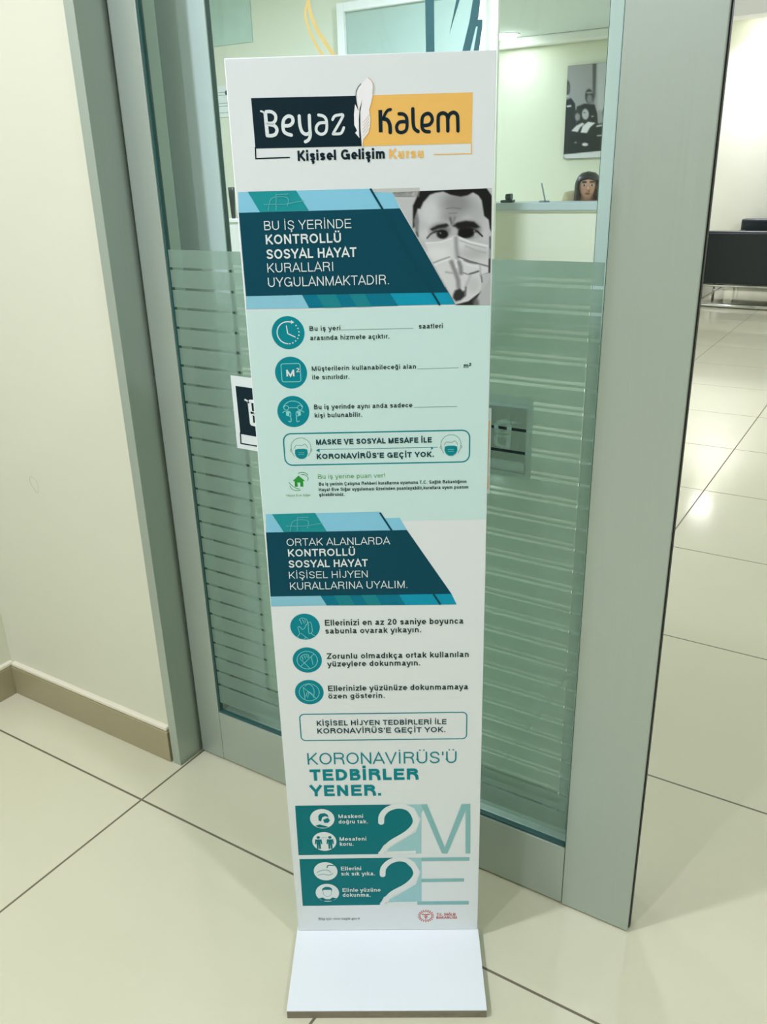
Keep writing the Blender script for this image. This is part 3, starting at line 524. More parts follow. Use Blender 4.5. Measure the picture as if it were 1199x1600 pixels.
STROKES = [('logo_print','navy',1,1.4,[(28.8,1227.7),(28.3,1215.3),(67.8,1215.6)]),('logo_print','amber',1,1.1,[(276.2,1225.6),(276.4,1214.3),(233.0,1214.4)]),('logo_print','pale',2,4.1,[(42.9,1263.6),(43.2,1252.1),(43.5,1239.3)]),('logo_print','pale',2,1.9,[(37.4,1264.8),(40.6,1263.7),(42.4,1261.5)]),('logo_print','pale',2,3.5,[(44.0,1263.8),(49.8,1263.6),(54.1,1260.2),(53.9,1255.0),(50.4,1251.9),(44.8,1251.9)]),('logo_print','pale',2,3.7,[(44.8,1251.0),(52.2,1249.3),(54.9,1245.0),(53.0,1240.5),(48.5,1239.0),(43.5,1239.3)]),('logo_print','pale',2,3.7,[(63.7,1248.8),(69.5,1249.0),(73.5,1252.4),(73.1,1257.1),(68.6,1258.6),(63.8,1255.6),(62.0,1249.5),(62.7,1243.2),(66.0,1240.5),(70.9,1239.0)]),('logo_print','pale',2,3.6,[(81.1,1258.4),(81.4,1249.0),(83.5,1242.1),(88.0,1239.4),(92.7,1241.4)]),('logo_print','pale',2,3.6,[(92.6,1258.7),(92.4,1246.6),(92.5,1238.2),(90.2,1233.5),(86.6,1231.7)]),('logo_print','pale',2,3.2,[(103.2,1258.9),(108.6,1257.5),(111.6,1253.5),(111.7,1245.1),(109.5,1240.4),(104.7,1239.0),(100.3,1241.7),(99.9,1246.4),(103.6,1250.5),(111.1,1250.9)]),('logo_print','pale',2,3.0,[(118.8,1253.8),(121.2,1257.2),(125.9,1258.3),(130.5,1258.2),(128.5,1253.5),(119.3,1240.2)]),('logo_print','pale',2,3.0,[(118.6,1239.0),(126.2,1239.0),(129.1,1241.0),(131.1,1245.1)]),('logo_print','navy',2,4.3,[(173.0,1262.2),(173.0,1239.3)]),('logo_print','navy',2,3.2,[(184.6,1262.4),(181.3,1261.5),(178.4,1257.9),(176.0,1252.8)]),('logo_print','navy',2,4.2,[(174.2,1253.4),(180.5,1251.9),(183.5,1246.4),(183.8,1239.0)]),('logo_print','navy',2,3.6,[(194.1,1257.7),(199.0,1257.2),(202.4,1253.7),(203.0,1245.8),(201.6,1240.6),(196.9,1238.4),(192.3,1239.8),(191.1,1244.6),(193.7,1248.7),(198.3,1249.6),(202.3,1249.2)]),('logo_print','navy',2,3.9,[(209.7,1262.3),(210.0,1247.7),(211.4,1242.0),(215.4,1239.0)]),('logo_print','navy',2,3.7,[(220.6,1244.9),(228.1,1245.7),(231.6,1250.3),(229.9,1255.6),(225.9,1257.2),(221.3,1254.7),(219.9,1249.6),(220.3,1242.2),(223.4,1239.0),(228.1,1238.4)]),('logo_print','navy',2,3.9,[(238.4,1239.1),(238.2,1251.2),(239.6,1255.8),(244.1,1257.2),(248.2,1254.6),(249.0,1248.8),(249.2,1238.9)]),('logo_print','navy',2,3.9,[(249.2,1250.9),(251.0,1255.5),(255.6,1257.5),(259.6,1254.8),(260.4,1248.5),(260.7,1238.6)]),('logo_print','grey',4,0.8,[(152.3,1289.2),(148.7,1285.5),(146.4,1279.8),(146.5,1271.4),(148.1,1262.9)]),('logo_print','sand',4,0.8,[(160.3,1295.3),(164.0,1291.8),(165.8,1286.6),(164.7,1278.3)]),('logo_print','sand',4,0.5,[(152.9,1250.0),(156.9,1253.1),(160.3,1257.8)]),('logo_print','sand',4,0.5,[(152.8,1246.5),(156.8,1249.9),(160.2,1254.4)]),('logo_print','sand',4,0.5,[(152.7,1243.0),(156.7,1246.7),(160.1,1250.9)]),('logo_print','sand',4,0.5,[(152.6,1239.5),(156.6,1243.5),(159.9,1247.4)]),('logo_print','sand',4,0.4,[(152.5,1236.0),(156.5,1240.2),(159.8,1243.9)]),('heading_banner','shadeteal',3,2.4,[(159.2,1179.8),(240.0,1044.7)]),('hygiene_banner','shadeteal',3,2.5,[(159.4,773.1),(240.6,632.2)]),('heading_banner','ice2',4,0.8,[(38.4,1158.7),(43.4,1172.2),(61.9,1172.4),(61.2,1163.1)]),('heading_banner','ice2',4,0.8,[(47.7,1158.9),(49.0,1176.2),(63.4,1176.3)]),('heading_banner','ice2',4,0.8,[(33.7,1165.7),(57.4,1165.1),(81.4,1168.7)]),('hygiene_banner','ice2',4,0.9,[(36.8,748.4),(42.0,763.2),(61.3,763.7),(60.6,752.4)]),('hygiene_banner','ice2',4,0.9,[(46.5,748.5),(47.8,768.1),(62.9,768.4)]),('hygiene_banner','ice2',4,0.9,[(31.8,756.0),(56.6,755.5),(81.6,759.5)]),('hours_text','line',1,0.6,[(117.8,1017.6),(207.4,1017.4)]),('floor_area_text','line',1,0.6,[(211.6,966.8),(263.5,967.1)]),('headcount_text','line',1,0.7,[(206.6,917.3),(262.1,917.1)]),('mask_slogan_box','teal',1,0.7,[(79.9,863.5),(237.2,863.2)]),('two_m_graphic','pale2',2,9.6,[(147.1,245.9),(148.7,259.6),(158.3,272.1),(174.8,277.6),(191.0,272.7),(200.3,257.4),(200.6,241.4),(187.7,223.8),(163.2,205.6),(151.3,191.6),(146.7,182.7)]),('two_e_graphic','pale2',2,9.4,[(146.6,137.7),(148.2,151.6),(158.4,164.9),(174.0,170.4),(189.4,165.6),(199.6,149.3),(199.9,134.1),(186.1,115.4),(162.1,98.4),(150.4,82.8),(146.0,74.8)]),('handwashing_icon','mint',3,0.8,[(40.3,610.4),(42.2,613.5),(46.5,614.0),(50.6,611.7),(52.1,607.3),(50.1,602.5)]),('handwashing_icon','mint',3,0.8,[(41.2,611.3),(43.7,604.0)]),('handwashing_icon','mint',3,0.8,[(44.7,612.3),(47.3,605.4)]),('handwashing_icon','mint',3,0.7,[(48.1,611.7),(49.5,606.4)]),('handwashing_icon','mint',3,0.8,[(37.5,599.7),(40.5,600.2),(43.7,595.7),(47.7,598.6),(49.7,603.9)]),('handwashing_icon','mint',3,0.8,[(37.5,599.7),(39.8,588.9),(36.0,583.6)]),('handwashing_icon','mint',3,0.7,[(41.2,589.9),(52.1,579.4)]),('handwashing_icon','mint',3,0.8,[(45.3,580.0),(48.9,582.9)]),('handwashing_icon','mint',3,0.8,[(52.9,607.3),(56.7,606.2),(58.1,593.5),(55.3,589.2),(52.8,590.7),(52.9,607.3)]),('handwashing_icon','mint',3,0.8,[(55.7,589.2),(61.5,584.6)]),('no_touching_icon','mint',3,0.8,[(58.1,554.9),(37.7,534.5)]),('no_touching_icon','mint',3,0.8,[(37.6,547.2),(40.1,552.2),(45.5,554.6),(49.8,553.5),(50.4,549.0)]),('no_touching_icon','mint',3,0.8,[(40.9,551.2),(41.8,545.1)]),('no_touching_icon','mint',3,0.8,[(44.0,552.6),(45.5,547.1)]),('no_touching_icon','mint',3,0.8,[(47.1,553.1),(48.6,548.5)]),('no_touching_icon','mint',3,0.8,[(38.0,546.2),(42.9,541.0),(50.6,531.3)]),('no_touching_icon','mint',3,0.7,[(54.0,550.9),(55.8,536.8)]),('face_touching_icon','mint',3,0.8,[(38.6,499.1),(57.8,478.5)]),('face_touching_icon','mint',3,0.8,[(41.3,500.1),(45.9,503.7),(52.0,501.0),(55.0,492.6),(53.5,482.2)]),('face_touching_icon','mint',3,0.8,[(39.0,498.1),(40.4,484.5),(40.4,478.2)]),('face_touching_icon','mint',3,0.8,[(45.2,491.7),(42.0,482.4)]),('face_touching_icon','mint',3,0.8,[(46.9,489.6),(44.5,480.2)]),('face_touching_icon','mint',3,0.8,[(46.1,491.7),(51.2,487.5),(54.3,480.1)])]
st = thing('information_stand', 'tall white printed information stand on a flat foot, in front of the glass door', 'sign', (.4895, -.1068, 0), math.radians(30.98))
panel = MB().box(.0012, .3028, 0, .016, .0162, 1.3185, WHITEB, .0008, 1).build('panel', st)
fo = MB()
fo.box(-.0005, .3035, -.1455, .016, 0, .0146, GREYE)
fo.box(-.0005, .3035, -.1462, -.1456, .0002, .0146, CHIP)
fo.box(-.0008, .3038, -.1464, .016, .0147, .0161, WHITEB)
tag(fo.build('foot', st), 'flat white foot board with a raw chipboard front edge')
G = {}
def pr(g):
    if g not in G: G[g] = Print()
    return G[g]
for g, s_, x0, x1, z, cap, wt, col in TEXTS: pr(g).text(s_, x0, x1, z, cap, wt, ink(col), 4 if col in ('pale',) else 2)
for g, col, layer, pts in POLYS: pr(g).poly(pts, ink(col), layer)
for g, col, layer, wd, pts in STROKES: pr(g).stroke(pts, wd, ink(col), layer, len(pts) > 3)
pr('background_tint').poly([(2, TINT[1]), (301.8, TINT[1]), (301.8, TINT[0]), (2, TINT[0])], ink('tint'), .4)
for g, b in BOXES.items(): pr(g).round_box(b[0], b[1], b[2], b[3], 10 if 'mask' in g else 7, 1.7, ink('teal'), 1)
CI = {c[0]: c[1:] for c in CIRCLES}
for g in ('clock_icon', 'area_icon', 'distance_icon', 'handwashing_icon', 'no_touching_icon', 'face_touching_icon'):
    x, z, r = CI[g]; pr(g).disc((x, z), r+.4, ink('icon'), 1)
x, z, r = CI['clock_icon']; p = pr('clock_icon')
p.ring((x, z), 13.6, 1.3, ink('pale'), 2, 65, 268)
for a in (40, 22, 4, -14, -32, -50, -68, -84): p.disc((x+13.6*math.cos(math.radians(a)), z+13.6*math.sin(math.radians(a))), .9, ink('pale'), 2, 10)
p.poly([(x+4.5, z+15.5), (x+4.5, z+10.8), (x+8.6, z+12.6)], ink('pale'), 2)
p.stroke([(x-1.5, z+8.5), (x-.5, z-1)], 1.3, ink('pale'), 2); p.stroke([(x-.5, z-1), (x+8.5, z-5.4)], 1.3, ink('pale'), 2)
x, z, r = CI['area_icon']; p = pr('area_icon')
p.round_box(x-12, x+12, z-11.6, z+11.6, 2.5, .9, ink('mint'), 2); p.text('M', x-6, x+4.2, z-4.6, 8.6, 2, ink('pale'), 3); p.text('2', x+7, x+11.6, z+.6, 5.4, 1, ink('pale'), 3)
x, z, r = CI['distance_icon']; p = pr('distance_icon')
p.ring((x, z), 14, .8, ink('mint'), 2, 25, 155)
p.stroke([(x-6.2, z+5.2), (x+6.2, z+5.2)], .8, ink('mint'), 2)
for d in (-1, 1):
    p.ring((x+d*8.8, z+5.2), 3.0, .8, ink('mint'), 2)
    p.stroke([(x+d*13.6, z-1), (x+d*11, z+.8), (x+d*6, z+.8), (x+d*3.6, z-1.5), (x+d*3.6, z-5), (x+d*5.5, z-6)], .9, ink('mint'), 2)
    p.poly([(x+d*4.6, z+.2), (x+d*9.5, z+.2), (x+d*9.5, z-5), (x+d*6, z-6)], ink('mint'), 2)
    p.stroke([(x+d*3.8, z-5), (x+d*3.8, z-13), (x+d*7, z-12.5)], .9, ink('mint'), 2)
for g in ('no_touching_icon', 'face_touching_icon'):
    x, z, r = CI[g]; pr(g).ring((x, z), 14.8, .8, ink('mint'), 2)
for k, g in (('head_left', 'masked_head_icon'), ('head_right', 'masked_head_icon ')):
    x, z, r = CI[k]; p = pr(g); z -= 2
    p.ring((x, z+2.5), 13, .7, ink('line'), 1, -25, 205)
    p.stroke([(x-9, z+1), (x-6, z+5.5), (x+1, z+5), (x+5.5, z+7), (x+9, z+1.5)], .7, ink('line'), 1)
    p.stroke([(x-13, z+1), (x-14.2, z-1.5), (x-12.3, z-4), (x-9, z-9.5)], .7, ink('line'), 1); p.stroke([(x+13, z+1), (x+14.2, z-1.5), (x+12.3, z-4), (x+9, z-9.5)], .7, ink('line'), 1)
    p.poly([(x-8, z-.5), (x-4, z+.6), (x+4, z+.6), (x+8, z-.5), (x+8.4, z-6), (x+6.4, z-10.4), (x+2.6, z-13), (x-2.6, z-13), (x-6.4, z-10.4), (x-8.4, z-6)], ink('teal'), 2)
    for dz in (-4.5, -7): p.stroke([(x-4, z+dz), (x+4, z+dz)], .5, ink('mint'), 3)
for sx, d in ((78.9, 1), (232.5, -1)):
    pr('mask_slogan_box').poly([(sx-1+d*0, 862.1), (sx+d*4, 864.6), (sx+d*4, 859.6)], ink('teal'), 1)
x, z, r = CI['house_icon']; p = pr('house_icon')
p.poly([(x-8, z+.5), (x+.3, z+8.2), (x+8.6, z+.5), (x+6, z+.5), (x+6, z-7.5), (x+2, z-7.5), (x+2, z-1.5), (x-1.6, z-1.5), (x-1.6, z-7.5), (x-5.4, z-7.5), (x-5.4, z+.5)], ink('house'), 1)
for pts in ([(0, 11), (5, 12.5), (11, 11), (13, 8)], [(4, 9.5), (9, 9), (13, 5), (12, 1)], [(-13, -1), (-10, -5), (-4, -9.5), (1, -11)], [(-12, -6), (-9, -11), (-3, -13), (2, -12.5)]): p.stroke([(x+a, z+b) for a, b in pts], .8, ink('house'), 1)
# round pictograms in the two teal blocks
def disc_of(k): x, z, r = CI[k]; return x, z, 19.3
x, z, r = disc_of('rule_mask'); p = pr('mask_pictogram'); p.disc((x, z), r, ink('pale2'), 3)
p.poly([(x-6, z+6), (x-3, z+10), (x+4, z+11.5), (x+9, z+8), (x+10, z+3), (x+5, z+5.5), (x, z+3), (x-2, z-5), (x-6, z-3.5)], ink('teal2'), 4)
p.poly([(x+1, z-2), (x+9, z+2), (x+12, z-3), (x+9, z-8), (x+3, z-8)], ink('teal2'), 4); p.poly([(x-12, z-14), (x-5, z-11), (x+3, z-14), (x+9, z-16), (x+4, z-18), (x-6, z-17.5)], ink('teal2'), 4)
x, z, r = disc_of('rule_dist'); p = pr('distance_pictogram'); p.disc((x, z), r, ink('pale2'), 3)
for d in (-1, 1):
    q = x+d*9.3; p.disc((q, z+8.5), 2.7, ink('teal2'), 4, 20)
    p.poly([(q-5, z+4.5), (q+5, z+4.5), (q+6, z-5), (q+4, z-5), (q+3.4, z+1), (q+3.2, z-15), (q+.5, z-15), (q, z-5), (q-.5, z-15), (q-3.2, z-15), (q-3.4, z+1), (q-4, z-5), (q-6, z-5)], ink('teal2'), 4)
p.stroke([(x-5, z+8), (x+5, z+8)], .8, ink('aqua2'), 4)
x, z, r = disc_of('rule_wash'); p = pr('washing_pictogram'); p.disc((x, z), r, ink('pale2'), 3)
p.stroke([(x+3, z+8), (x+5, z+12.5), (x+14, z+12)], 1.8, ink('teal2'), 4); p.stroke([(x-14, z-2), (x-6, z+2), (x+3, z+3), (x+8, z-2)], 1.4, ink('aqua2'), 4); p.stroke([(x-13, z-8), (x-4, z-6), (x+5, z-8), (x+11, z-5)], 1.4, ink('aqua2'), 4)
x, z, r = disc_of('rule_face'); p = pr('face_pictogram'); p.disc((x, z), r, ink('pale2'), 3)
p.poly([(x-8, z+3), (x-8, z+9), (x-3, z+13), (x+4, z+12.5), (x+8, z+9), (x+8, z+3), (x+6, z+6.5), (x-6, z+6.5)], ink('teal2'), 4)
p.stroke([(x-7, z+4), (x-6, z-4), (x, z-8), (x+6, z-4), (x+7, z+4)], .9, ink('aqua2'), 4); p.poly([(x-15, z-12), (x-8, z-10), (x-3, z-14), (x+3, z-14), (x+8, z-10), (x+15, z-12), (x+8, z-17.5), (x-8, z-17.5)], ink('teal2'), 4)
x, z, r = CI['ministry_emblem']; p = pr('ministry_emblem')
for k in range(20):
    a = math.radians(18*k); p.stroke([(x+11*math.cos(a), z+11*math.sin(a)), (x+13*math.cos(a), z+13*math.sin(a))], 1.6, ink('red'), 1)
p.ring((x, z), 9.6, .8, ink('red'), 1)
p.stroke([(x-6, z+3.5), (x, z+2.5), (x+6, z+3.5)], 1.8, ink('red'), 1); p.stroke([(x, z+3), (x, z-7)], 1.5, ink('red'), 1); p.stroke([(x-3, z-1), (x, z-3.5), (x+3, z-1)], 1.2, ink('red'), 1)
for g, p in G.items(): p.build(g.strip(), panel, flip=False)
face_shapes = [
    ('poly', [(330, 560), (340, 330), (420, 190), (620, 140), (900, 140), (1030, 230), (1060, 400), (1100, 600), (1110, 1000), (1000, 1200), (760, 1290), (560, 900), (400, 700)], .77, 16, 0),
    ('ell', [(470, 330), (90, 130)], .84, 60, 0), ('ell', [(960, 330), (70, 110)], .72, 50, 0), ('ell', [(1050, 560), (40, 80)], .80, 30, 0), ('ell', [(420, 560), (50, 60)], .82, 30, 0),
    ('ell', [(760, 250), (150, 110)], .58, 70, 0), ('ell', [(700, 380), (90, 60)], .62, 50, 0),
    ('poly', [(295, 500), (300, 270), (390, 90), (1060, 80), (1140, 190), (1140, 590), (1105, 500), (1092, 410), (1045, 370), (1020, 215), (985, 165), (930, 135), (870, 165), (800, 178), (700, 160), (620, 128), (540, 140), (480, 160), (410, 235), (378, 300), (350, 300), (325, 380), (318, 480)], .11, 10, 0),
    ('poly', [(305, 420), (345, 330), (362, 420), (352, 560), (330, 580)], .52, 16, 0), ('line', [(335, 540), (350, 580)], .3, 10, 14),
    ('line', [(650, 298), (720, 290), (800, 298)], .46, 9, 8), ('line', [(680, 345), (760, 343)], .48, 9, 8), ('line', [(690, 395), (704, 455)], .34, 18, 14), ('line', [(738, 385), (722, 445)], .46, 18, 10),
    ('ell', [(590, 520), (100, 66)], .46, 40, 0), ('ell', [(870, 510), (120, 80)], .34, 44, 0),
    ('poly', [(478, 505), (560, 465), (650, 448), (676, 470), (640, 490), (560, 500), (500, 525)], .15, 12, 0), ('poly', [(712, 475), (760, 440), (850, 422), (940, 432), (1000, 485), (960, 495), (880, 490), (760, 505)], .12, 14, 0),
    ('ell', [(608, 560), (58, 46)], .10, 12, 0), ('line', [(445, 600), (478, 560), (530, 532), (600, 520)], .13, 7, 14), ('poly', [(470, 592), (505, 556), (535, 552), (540, 598), (500, 606)], .74, 7, 0), ('ell', [(585, 548), (9, 9)], .5, 5, 0),
    ('ell', [(850, 545), (86, 54)], .08, 12, 0), ('line', [(800, 505), (900, 500), (975, 530), (1025, 578)], .11, 8, 16), ('poly', [(938, 590), (945, 545), (975, 548), (1002, 585), (960, 605)], .72, 7, 0), ('ell', [(942, 522), (9, 9)], .5, 5, 0),
    ('ell', [(735, 530), (34, 44)], .74, 18, 0),
    ('poly', [(420, 640), (520, 640), (610, 625), (690, 590), (740, 565), (790, 585), (900, 628), (1085, 668), (1112, 880), (1100, 960), (1020, 1000), (1010, 1130), (940, 1215), (850, 1262), (760, 1295), (690, 1180), (510, 860)], .86, 7, 0),
    ('ell', [(930, 760), (150, 60)], .74, 60, 0), ('ell', [(560, 760), (120, 60)], .90, 40, 0), ('ell', [(930, 1090), (70, 80)], .80, 40, 0),
    ('line', [(785, 592), (900, 640), (1085, 680)], .95, 4, 9), ('line', [(430, 652), (600, 638), (700, 605)], .94, 4, 9), ('line', [(790, 625), (900, 662), (1060, 700)], .66, 8, 8),
    ('line', [(748, 600), (752, 700), (766, 800)], .60, 26, 36), ('line', [(850, 680), (960, 730), (1060, 750)], .68, 18, 12),
    ('line', [(510, 858), (590, 825), (680, 795)], .50, 7, 9), ('line', [(520, 880), (600, 845), (690, 815)], .94, 9, 10), ('line', [(772, 792), (900, 842), (1085, 892)], .36, 8, 13), ('line', [(830, 832), (900, 852), (960, 860)], .42, 12, 16), ('line', [(790, 820), (880, 880), (1000, 900)], .92, 16, 14),
    ('line', [(890, 975), (940, 960), (985, 945)], .26, 8, 15), ('line', [(1000, 880), (1010, 1000)], .70, 12, 14), ('line', [(1000, 990), (1105, 955)], .60, 8, 8),
    ('line', [(700, 850), (735, 940), (770, 1040), (775, 1110)], .56, 22, 44), ('line', [(778, 850), (796, 900), (800, 965)], .54, 20, 40), ('line', [(745, 830), (752, 900)], .92, 14, 14), ('line', [(640, 955), (710, 965)], .66, 14, 14), ('line', [(820, 962), (880, 980)], .52, 9, 12), ('line', [(900, 990), (850, 1110)], .72, 20, 16),
    ('poly', [(722, 1190), (740, 1150), (790, 1128), (820, 1160), (848, 1150), (848, 1210), (800, 1255), (750, 1270), (718, 1230)], .20, 16, 0), ('line', [(852, 1120), (845, 1200)], .46, 12, 20), ('line', [(790, 1285), (880, 1255), (990, 1170)], .88, 6, 16),
    ('poly', [(735, 1340), (755, 1302), (880, 1268), (1015, 1160), (975, 1240), (935, 1340)], .17, 9, 0), ('poly', [(930, 1340), (965, 1240), (1020, 1150), (1110, 1010), (1140, 1000), (1140, 1340)], .74, 12, 0), ('ell', [(960, 1290), (30, 50)], .42, 24, 0),
    ('poly', [(1100, 580), (1140, 560), (1140, 970), (1100, 960), (1090, 900)], .60, 10, 0), ('line', [(1100, 820), (1097, 955)], .2, 7, 16), ('line', [(1105, 590), (1108, 700)], .3, 10, 12), ('line', [(1015, 1000), (1022, 1060)], .46, 8, 14)]
photo_grid('portrait_photo', [(85, 136), (1125, 92), (1108, 1310), (740, 1310)], PHOTO, face_shapes, .79, 120, 150, MATS['portrait_print'], panel, 1, (.96, 1, .98))

# ------------------------------------------------------------------ lettering on the glass
def sticker(name, label, loc, w, h, mirror):
    t = thing(name, label, 'sticker', loc)
    k = -1 if mirror else 1
    def fx(p):        # logo board: mm on the stand's logo (27..282 x 1205..1290) to metres on this sticker
        u = (p[0]-27)/(276-27); v = (p[1]-1213)/(1284.5-1213)
        u = .0075 + u*(w-.0115); v = .006 + v*(h-.013)
        return ((w-u) if mirror else u, v)
    b = MB(); b.box(0, w, -.0006, 0, 0, h, MATS['ink_pale']); b.build('white_backing', t)
    p = Print(fx, -.0007)
    lg = [q for q in POLYS if q[0] == 'logo_print'] ; ls = [q for q in STROKES if q[0] == 'logo_print']
    for g, col, layer, pts in lg: p.poly(pts, ink(col), layer)
    for g, col, layer, wd, pts in ls:
        p.stroke(pts, wd, ink(col), layer, len(pts) > 3)
    p.build('logo_print', t, flip=False)
    return t
sticker('door_sticker', 'white-bordered black and yellow logo sticker on the front glass, half hidden by the stand', (.1855, .1887, .7400), .503, .1335, False)
s2 = sticker('door_sticker', 'dim mirrored logo sticker behind the frosted bands, right of the stand', (.2150, .2850, .7350), .5, .1335, True)
def decal(name, label, col, polys, strokes):
    p = Print(base=.1885)
    for k, pts in enumerate(polys): p.poly(pts, ink(col), 1+.5*k)
    for k, (wd, pts) in enumerate(strokes): p.stroke(pts, wd, ink(col), 1+.5*k)
    return tag(p.build(name, flip=False), label, 'decal')
K = lambda x, z: (1000*(1.192+(x-1.192)*1.0045), 1000*(1.195+(z-1.195)*1.0045))
decal('window_decal', 'yellow curved feather strokes on the clear glass above the stand', 'yellowdecal', [],
      [(6, [K(.398, 1.46), K(.398, 1.43), K(.402, 1.405), K(.412, 1.384), K(.424, 1.368), K(.438, 1.351)]), (4.4, [K(.397, 1.418), K(.393, 1.405), K(.397, 1.388), K(.406, 1.370), K(.420, 1.351)])])
decal('window_decal', 'dark teal feather and letter strokes on the clear glass above the stand', 'tealdecal',
      [[K(.5835, 1.46), K(.597, 1.46), K(.598, 1.33), K(.5855, 1.33)],
       [K(.637, 1.425), K(.650, 1.425), K(.634, 1.395), K(.6195, 1.3585)],
       [K(.664, 1.46), K(.671, 1.46), K(.661, 1.376), K(.6475, 1.33), K(.636, 1.33), K(.648, 1.37), K(.656, 1.41)],
       [K(.6555, 1.372), K(.6665, 1.371), K(.6665, 1.364), K(.661, 1.33), K(.653, 1.33), K(.660, 1.364), K(.6555, 1.364)]], [])

# ------------------------------------------------------------------ waiting area
def sofa(label, loc, rotz):
    """two-seat lounge sofa, back towards local -y, with a chrome sled frame"""
    t = thing('sofa', label, 'sofa', loc, rotz, 'black sofas in the waiting area')
    Wd, Dp = 1.5, .70
    MB().box(-Wd/2, Wd/2, 0, .13, .21, .655, BLACKL, .022, 4).build('backrest', t)
    MB().box(-Wd/2+.002, Wd/2-.002, .135, Dp, .212, .40, BLACKL, .03, 4).build('seat', t)
    for sx in (-1, 1):
        a = sx*(Wd/2-.06); b = sx*(Wd/2-.002)
        MB().box(min(a, b), max(a, b), .136, Dp-.02, .402, .55, BLACKL, .02, 3).build('armrest', t)
    MB().tube([(-Wd/2, .02, .196), (Wd/2, .02, .196)], .0125, CHROME).tube([(-Wd/2, .46, .196), (Wd/2, .46, .196)], .0125, CHROME).build('frame_rail', t)
    MB().tube([(-Wd/2, .02, .022), (Wd/2, .02, .022)], .018, CHROME).build('floor_rail', t)
    for sx in (-1, 1):
        MB().tube([(sx*(Wd/2-.03), .02, .03), (sx*(Wd/2-.03), .02, .19)], .012, CHROME).build('leg', t)
        MB().tube([(sx*(Wd/2-.07), .46, .0), (sx*(Wd/2-.07), .46, .19)], .012, CHROME).build('leg', t)
    return t
sofa('black leather sofa with its back to the glass door, on a chrome frame', (.20, 7.19, 0), 0)
sofa('black leather sofa against the far wall, facing the sofa with its back to the door', (.19, 9.22, 0), math.pi)
cb = thing('low_cabinet', 'low white cabinet standing left of the two black sofas', 'cabinet', (-1.1, 7.55, 0))
MB().box(0, .50, 0, 1.3, .0, .52, WHITEP, .004).build('body', cb)
MB().box(-.005, .52, -.01, 1.31, .5205, .54, WHITEP, .003).build('cabinet_top', cb)

# ------------------------------------------------------------------ reception
dk = thing('reception_desk', 'long cream reception desk with a grey counter, under the framed picture', 'desk', (-2.6, 5.30, 0))
MB().box(0, 1.95, .03, .09, 0, .905, DESKF, .003).build('front_panel', dk)
MB().box(0, .05, .0905, .40, 0, .70, DESKF, .003).build('side_panel', dk)
MB().box(1.90, 1.95, .0905, .40, 0, .70, DESKF, .003).build('side_panel', dk)
MB().box(-.02, 1.97, 0, .34, .916, .968, DESKT, .004).build('counter', dk)
MB().box(-.01, 1.96, .012, .33, .9055, .9155, WHITEP, .002).build('counter_trim', dk)
MB().box(.051, 1.899, .10, .40, .71, .74, WHITEP, .003).build('work_top', dk)
ph = thing('desk_phone', 'small dark telephone on the left of the reception counter', 'phone', (-1.62, 5.42, .9685), .2)
MB().box(-.045, .045, -.06, .06, 0, .018, DARKP, .006).build('phone_base', ph)
MB().box(-.012, .03, -.05, .05, .0185, .062, DARKP, .012, 3).build('handset', ph)
mo = thing('tablet_screen', 'thin grey tilted screen standing on the reception counter, left of the seated woman', 'screen', (-1.335, 5.46, .9685), math.radians(112))
sm = MB(); i_ = sm.box(-.09, .09, -.006, .006, 0, .125, GREYP, .003)
so = sm.build('screen', mo); so.rotation_euler.x = math.radians(-14); so.location.z = .012
MB().box(-.05, .05, -.035, .045, 0, .0095, GREYP, .003).build('screen_base', mo)
wc = thing('white_counter', 'white counter behind the glass at the left edge of the stand', 'counter', (-2.765, 3.5, 0))
MB().box(0, 1.2, 0, .5, 0, .925, WHITEP, .004).build('body', wc)
MB().box(-.004, 1.21, -.008, .51, .9255, .948, WHITEP, .004).build('counter_top', wc)
va = thing('desk_vase', 'slim dark tapering vase on the white counter left of the stand', 'vase', (-2.735, 3.54, .9485))
MB().lathe([(.012, 0), (.014, .01), (.017, .08), (.020, .15), (.021, .19), (.018, .192), (.015, .14)], DARKP).build('body', va)
pe = MB().tube([(-2.690, 3.53, 1.012), (-2.655, 3.53, 1.045), (-2.64, 3.53, 1.05)], [.004, .010, .003], mat('dark_leaf', '4E5A3A', .5)); pe.tube([(-2.70, 3.535, .9486), (-2.690, 3.53, 1.012)], .003, MATS['dark_leaf'])
tag(pe.build('leaf_sprig'), 'tiny dark leaf sprig rising from the white counter beside the slim vase', 'plant')
po = thing('wall_poster', 'pale green poster on the partition wall at the top left of the glass', 'poster', (-3.69, 4.494, 2.11))
MB().box(0, .44, -.004, .004, 0, .30, mat('poster_paper', 'B9D2C4', .6, vary=.12, scale=9)).build('sheet', po)
no = thing('paper_notice', 'small white paper notice on the partition wall, left of the stand logo', 'notice', (-3.66, 4.495, 1.63))
MB().box(0, .20, -.003, .003, 0, .215, PAPER).build('sheet', no)
pn = Print(base=-.0032)
for z_, x_ in ((170, 170), (150, 150), (95, 165), (75, 170), (30, 160)): pn.stroke([(20, z_), (x_, z_)], 4, ink('line'), 1, False)
pn.disc((120, 165), 16, ink('grey'), 1, 16)
pn.build('notice_print', no, flip=False)
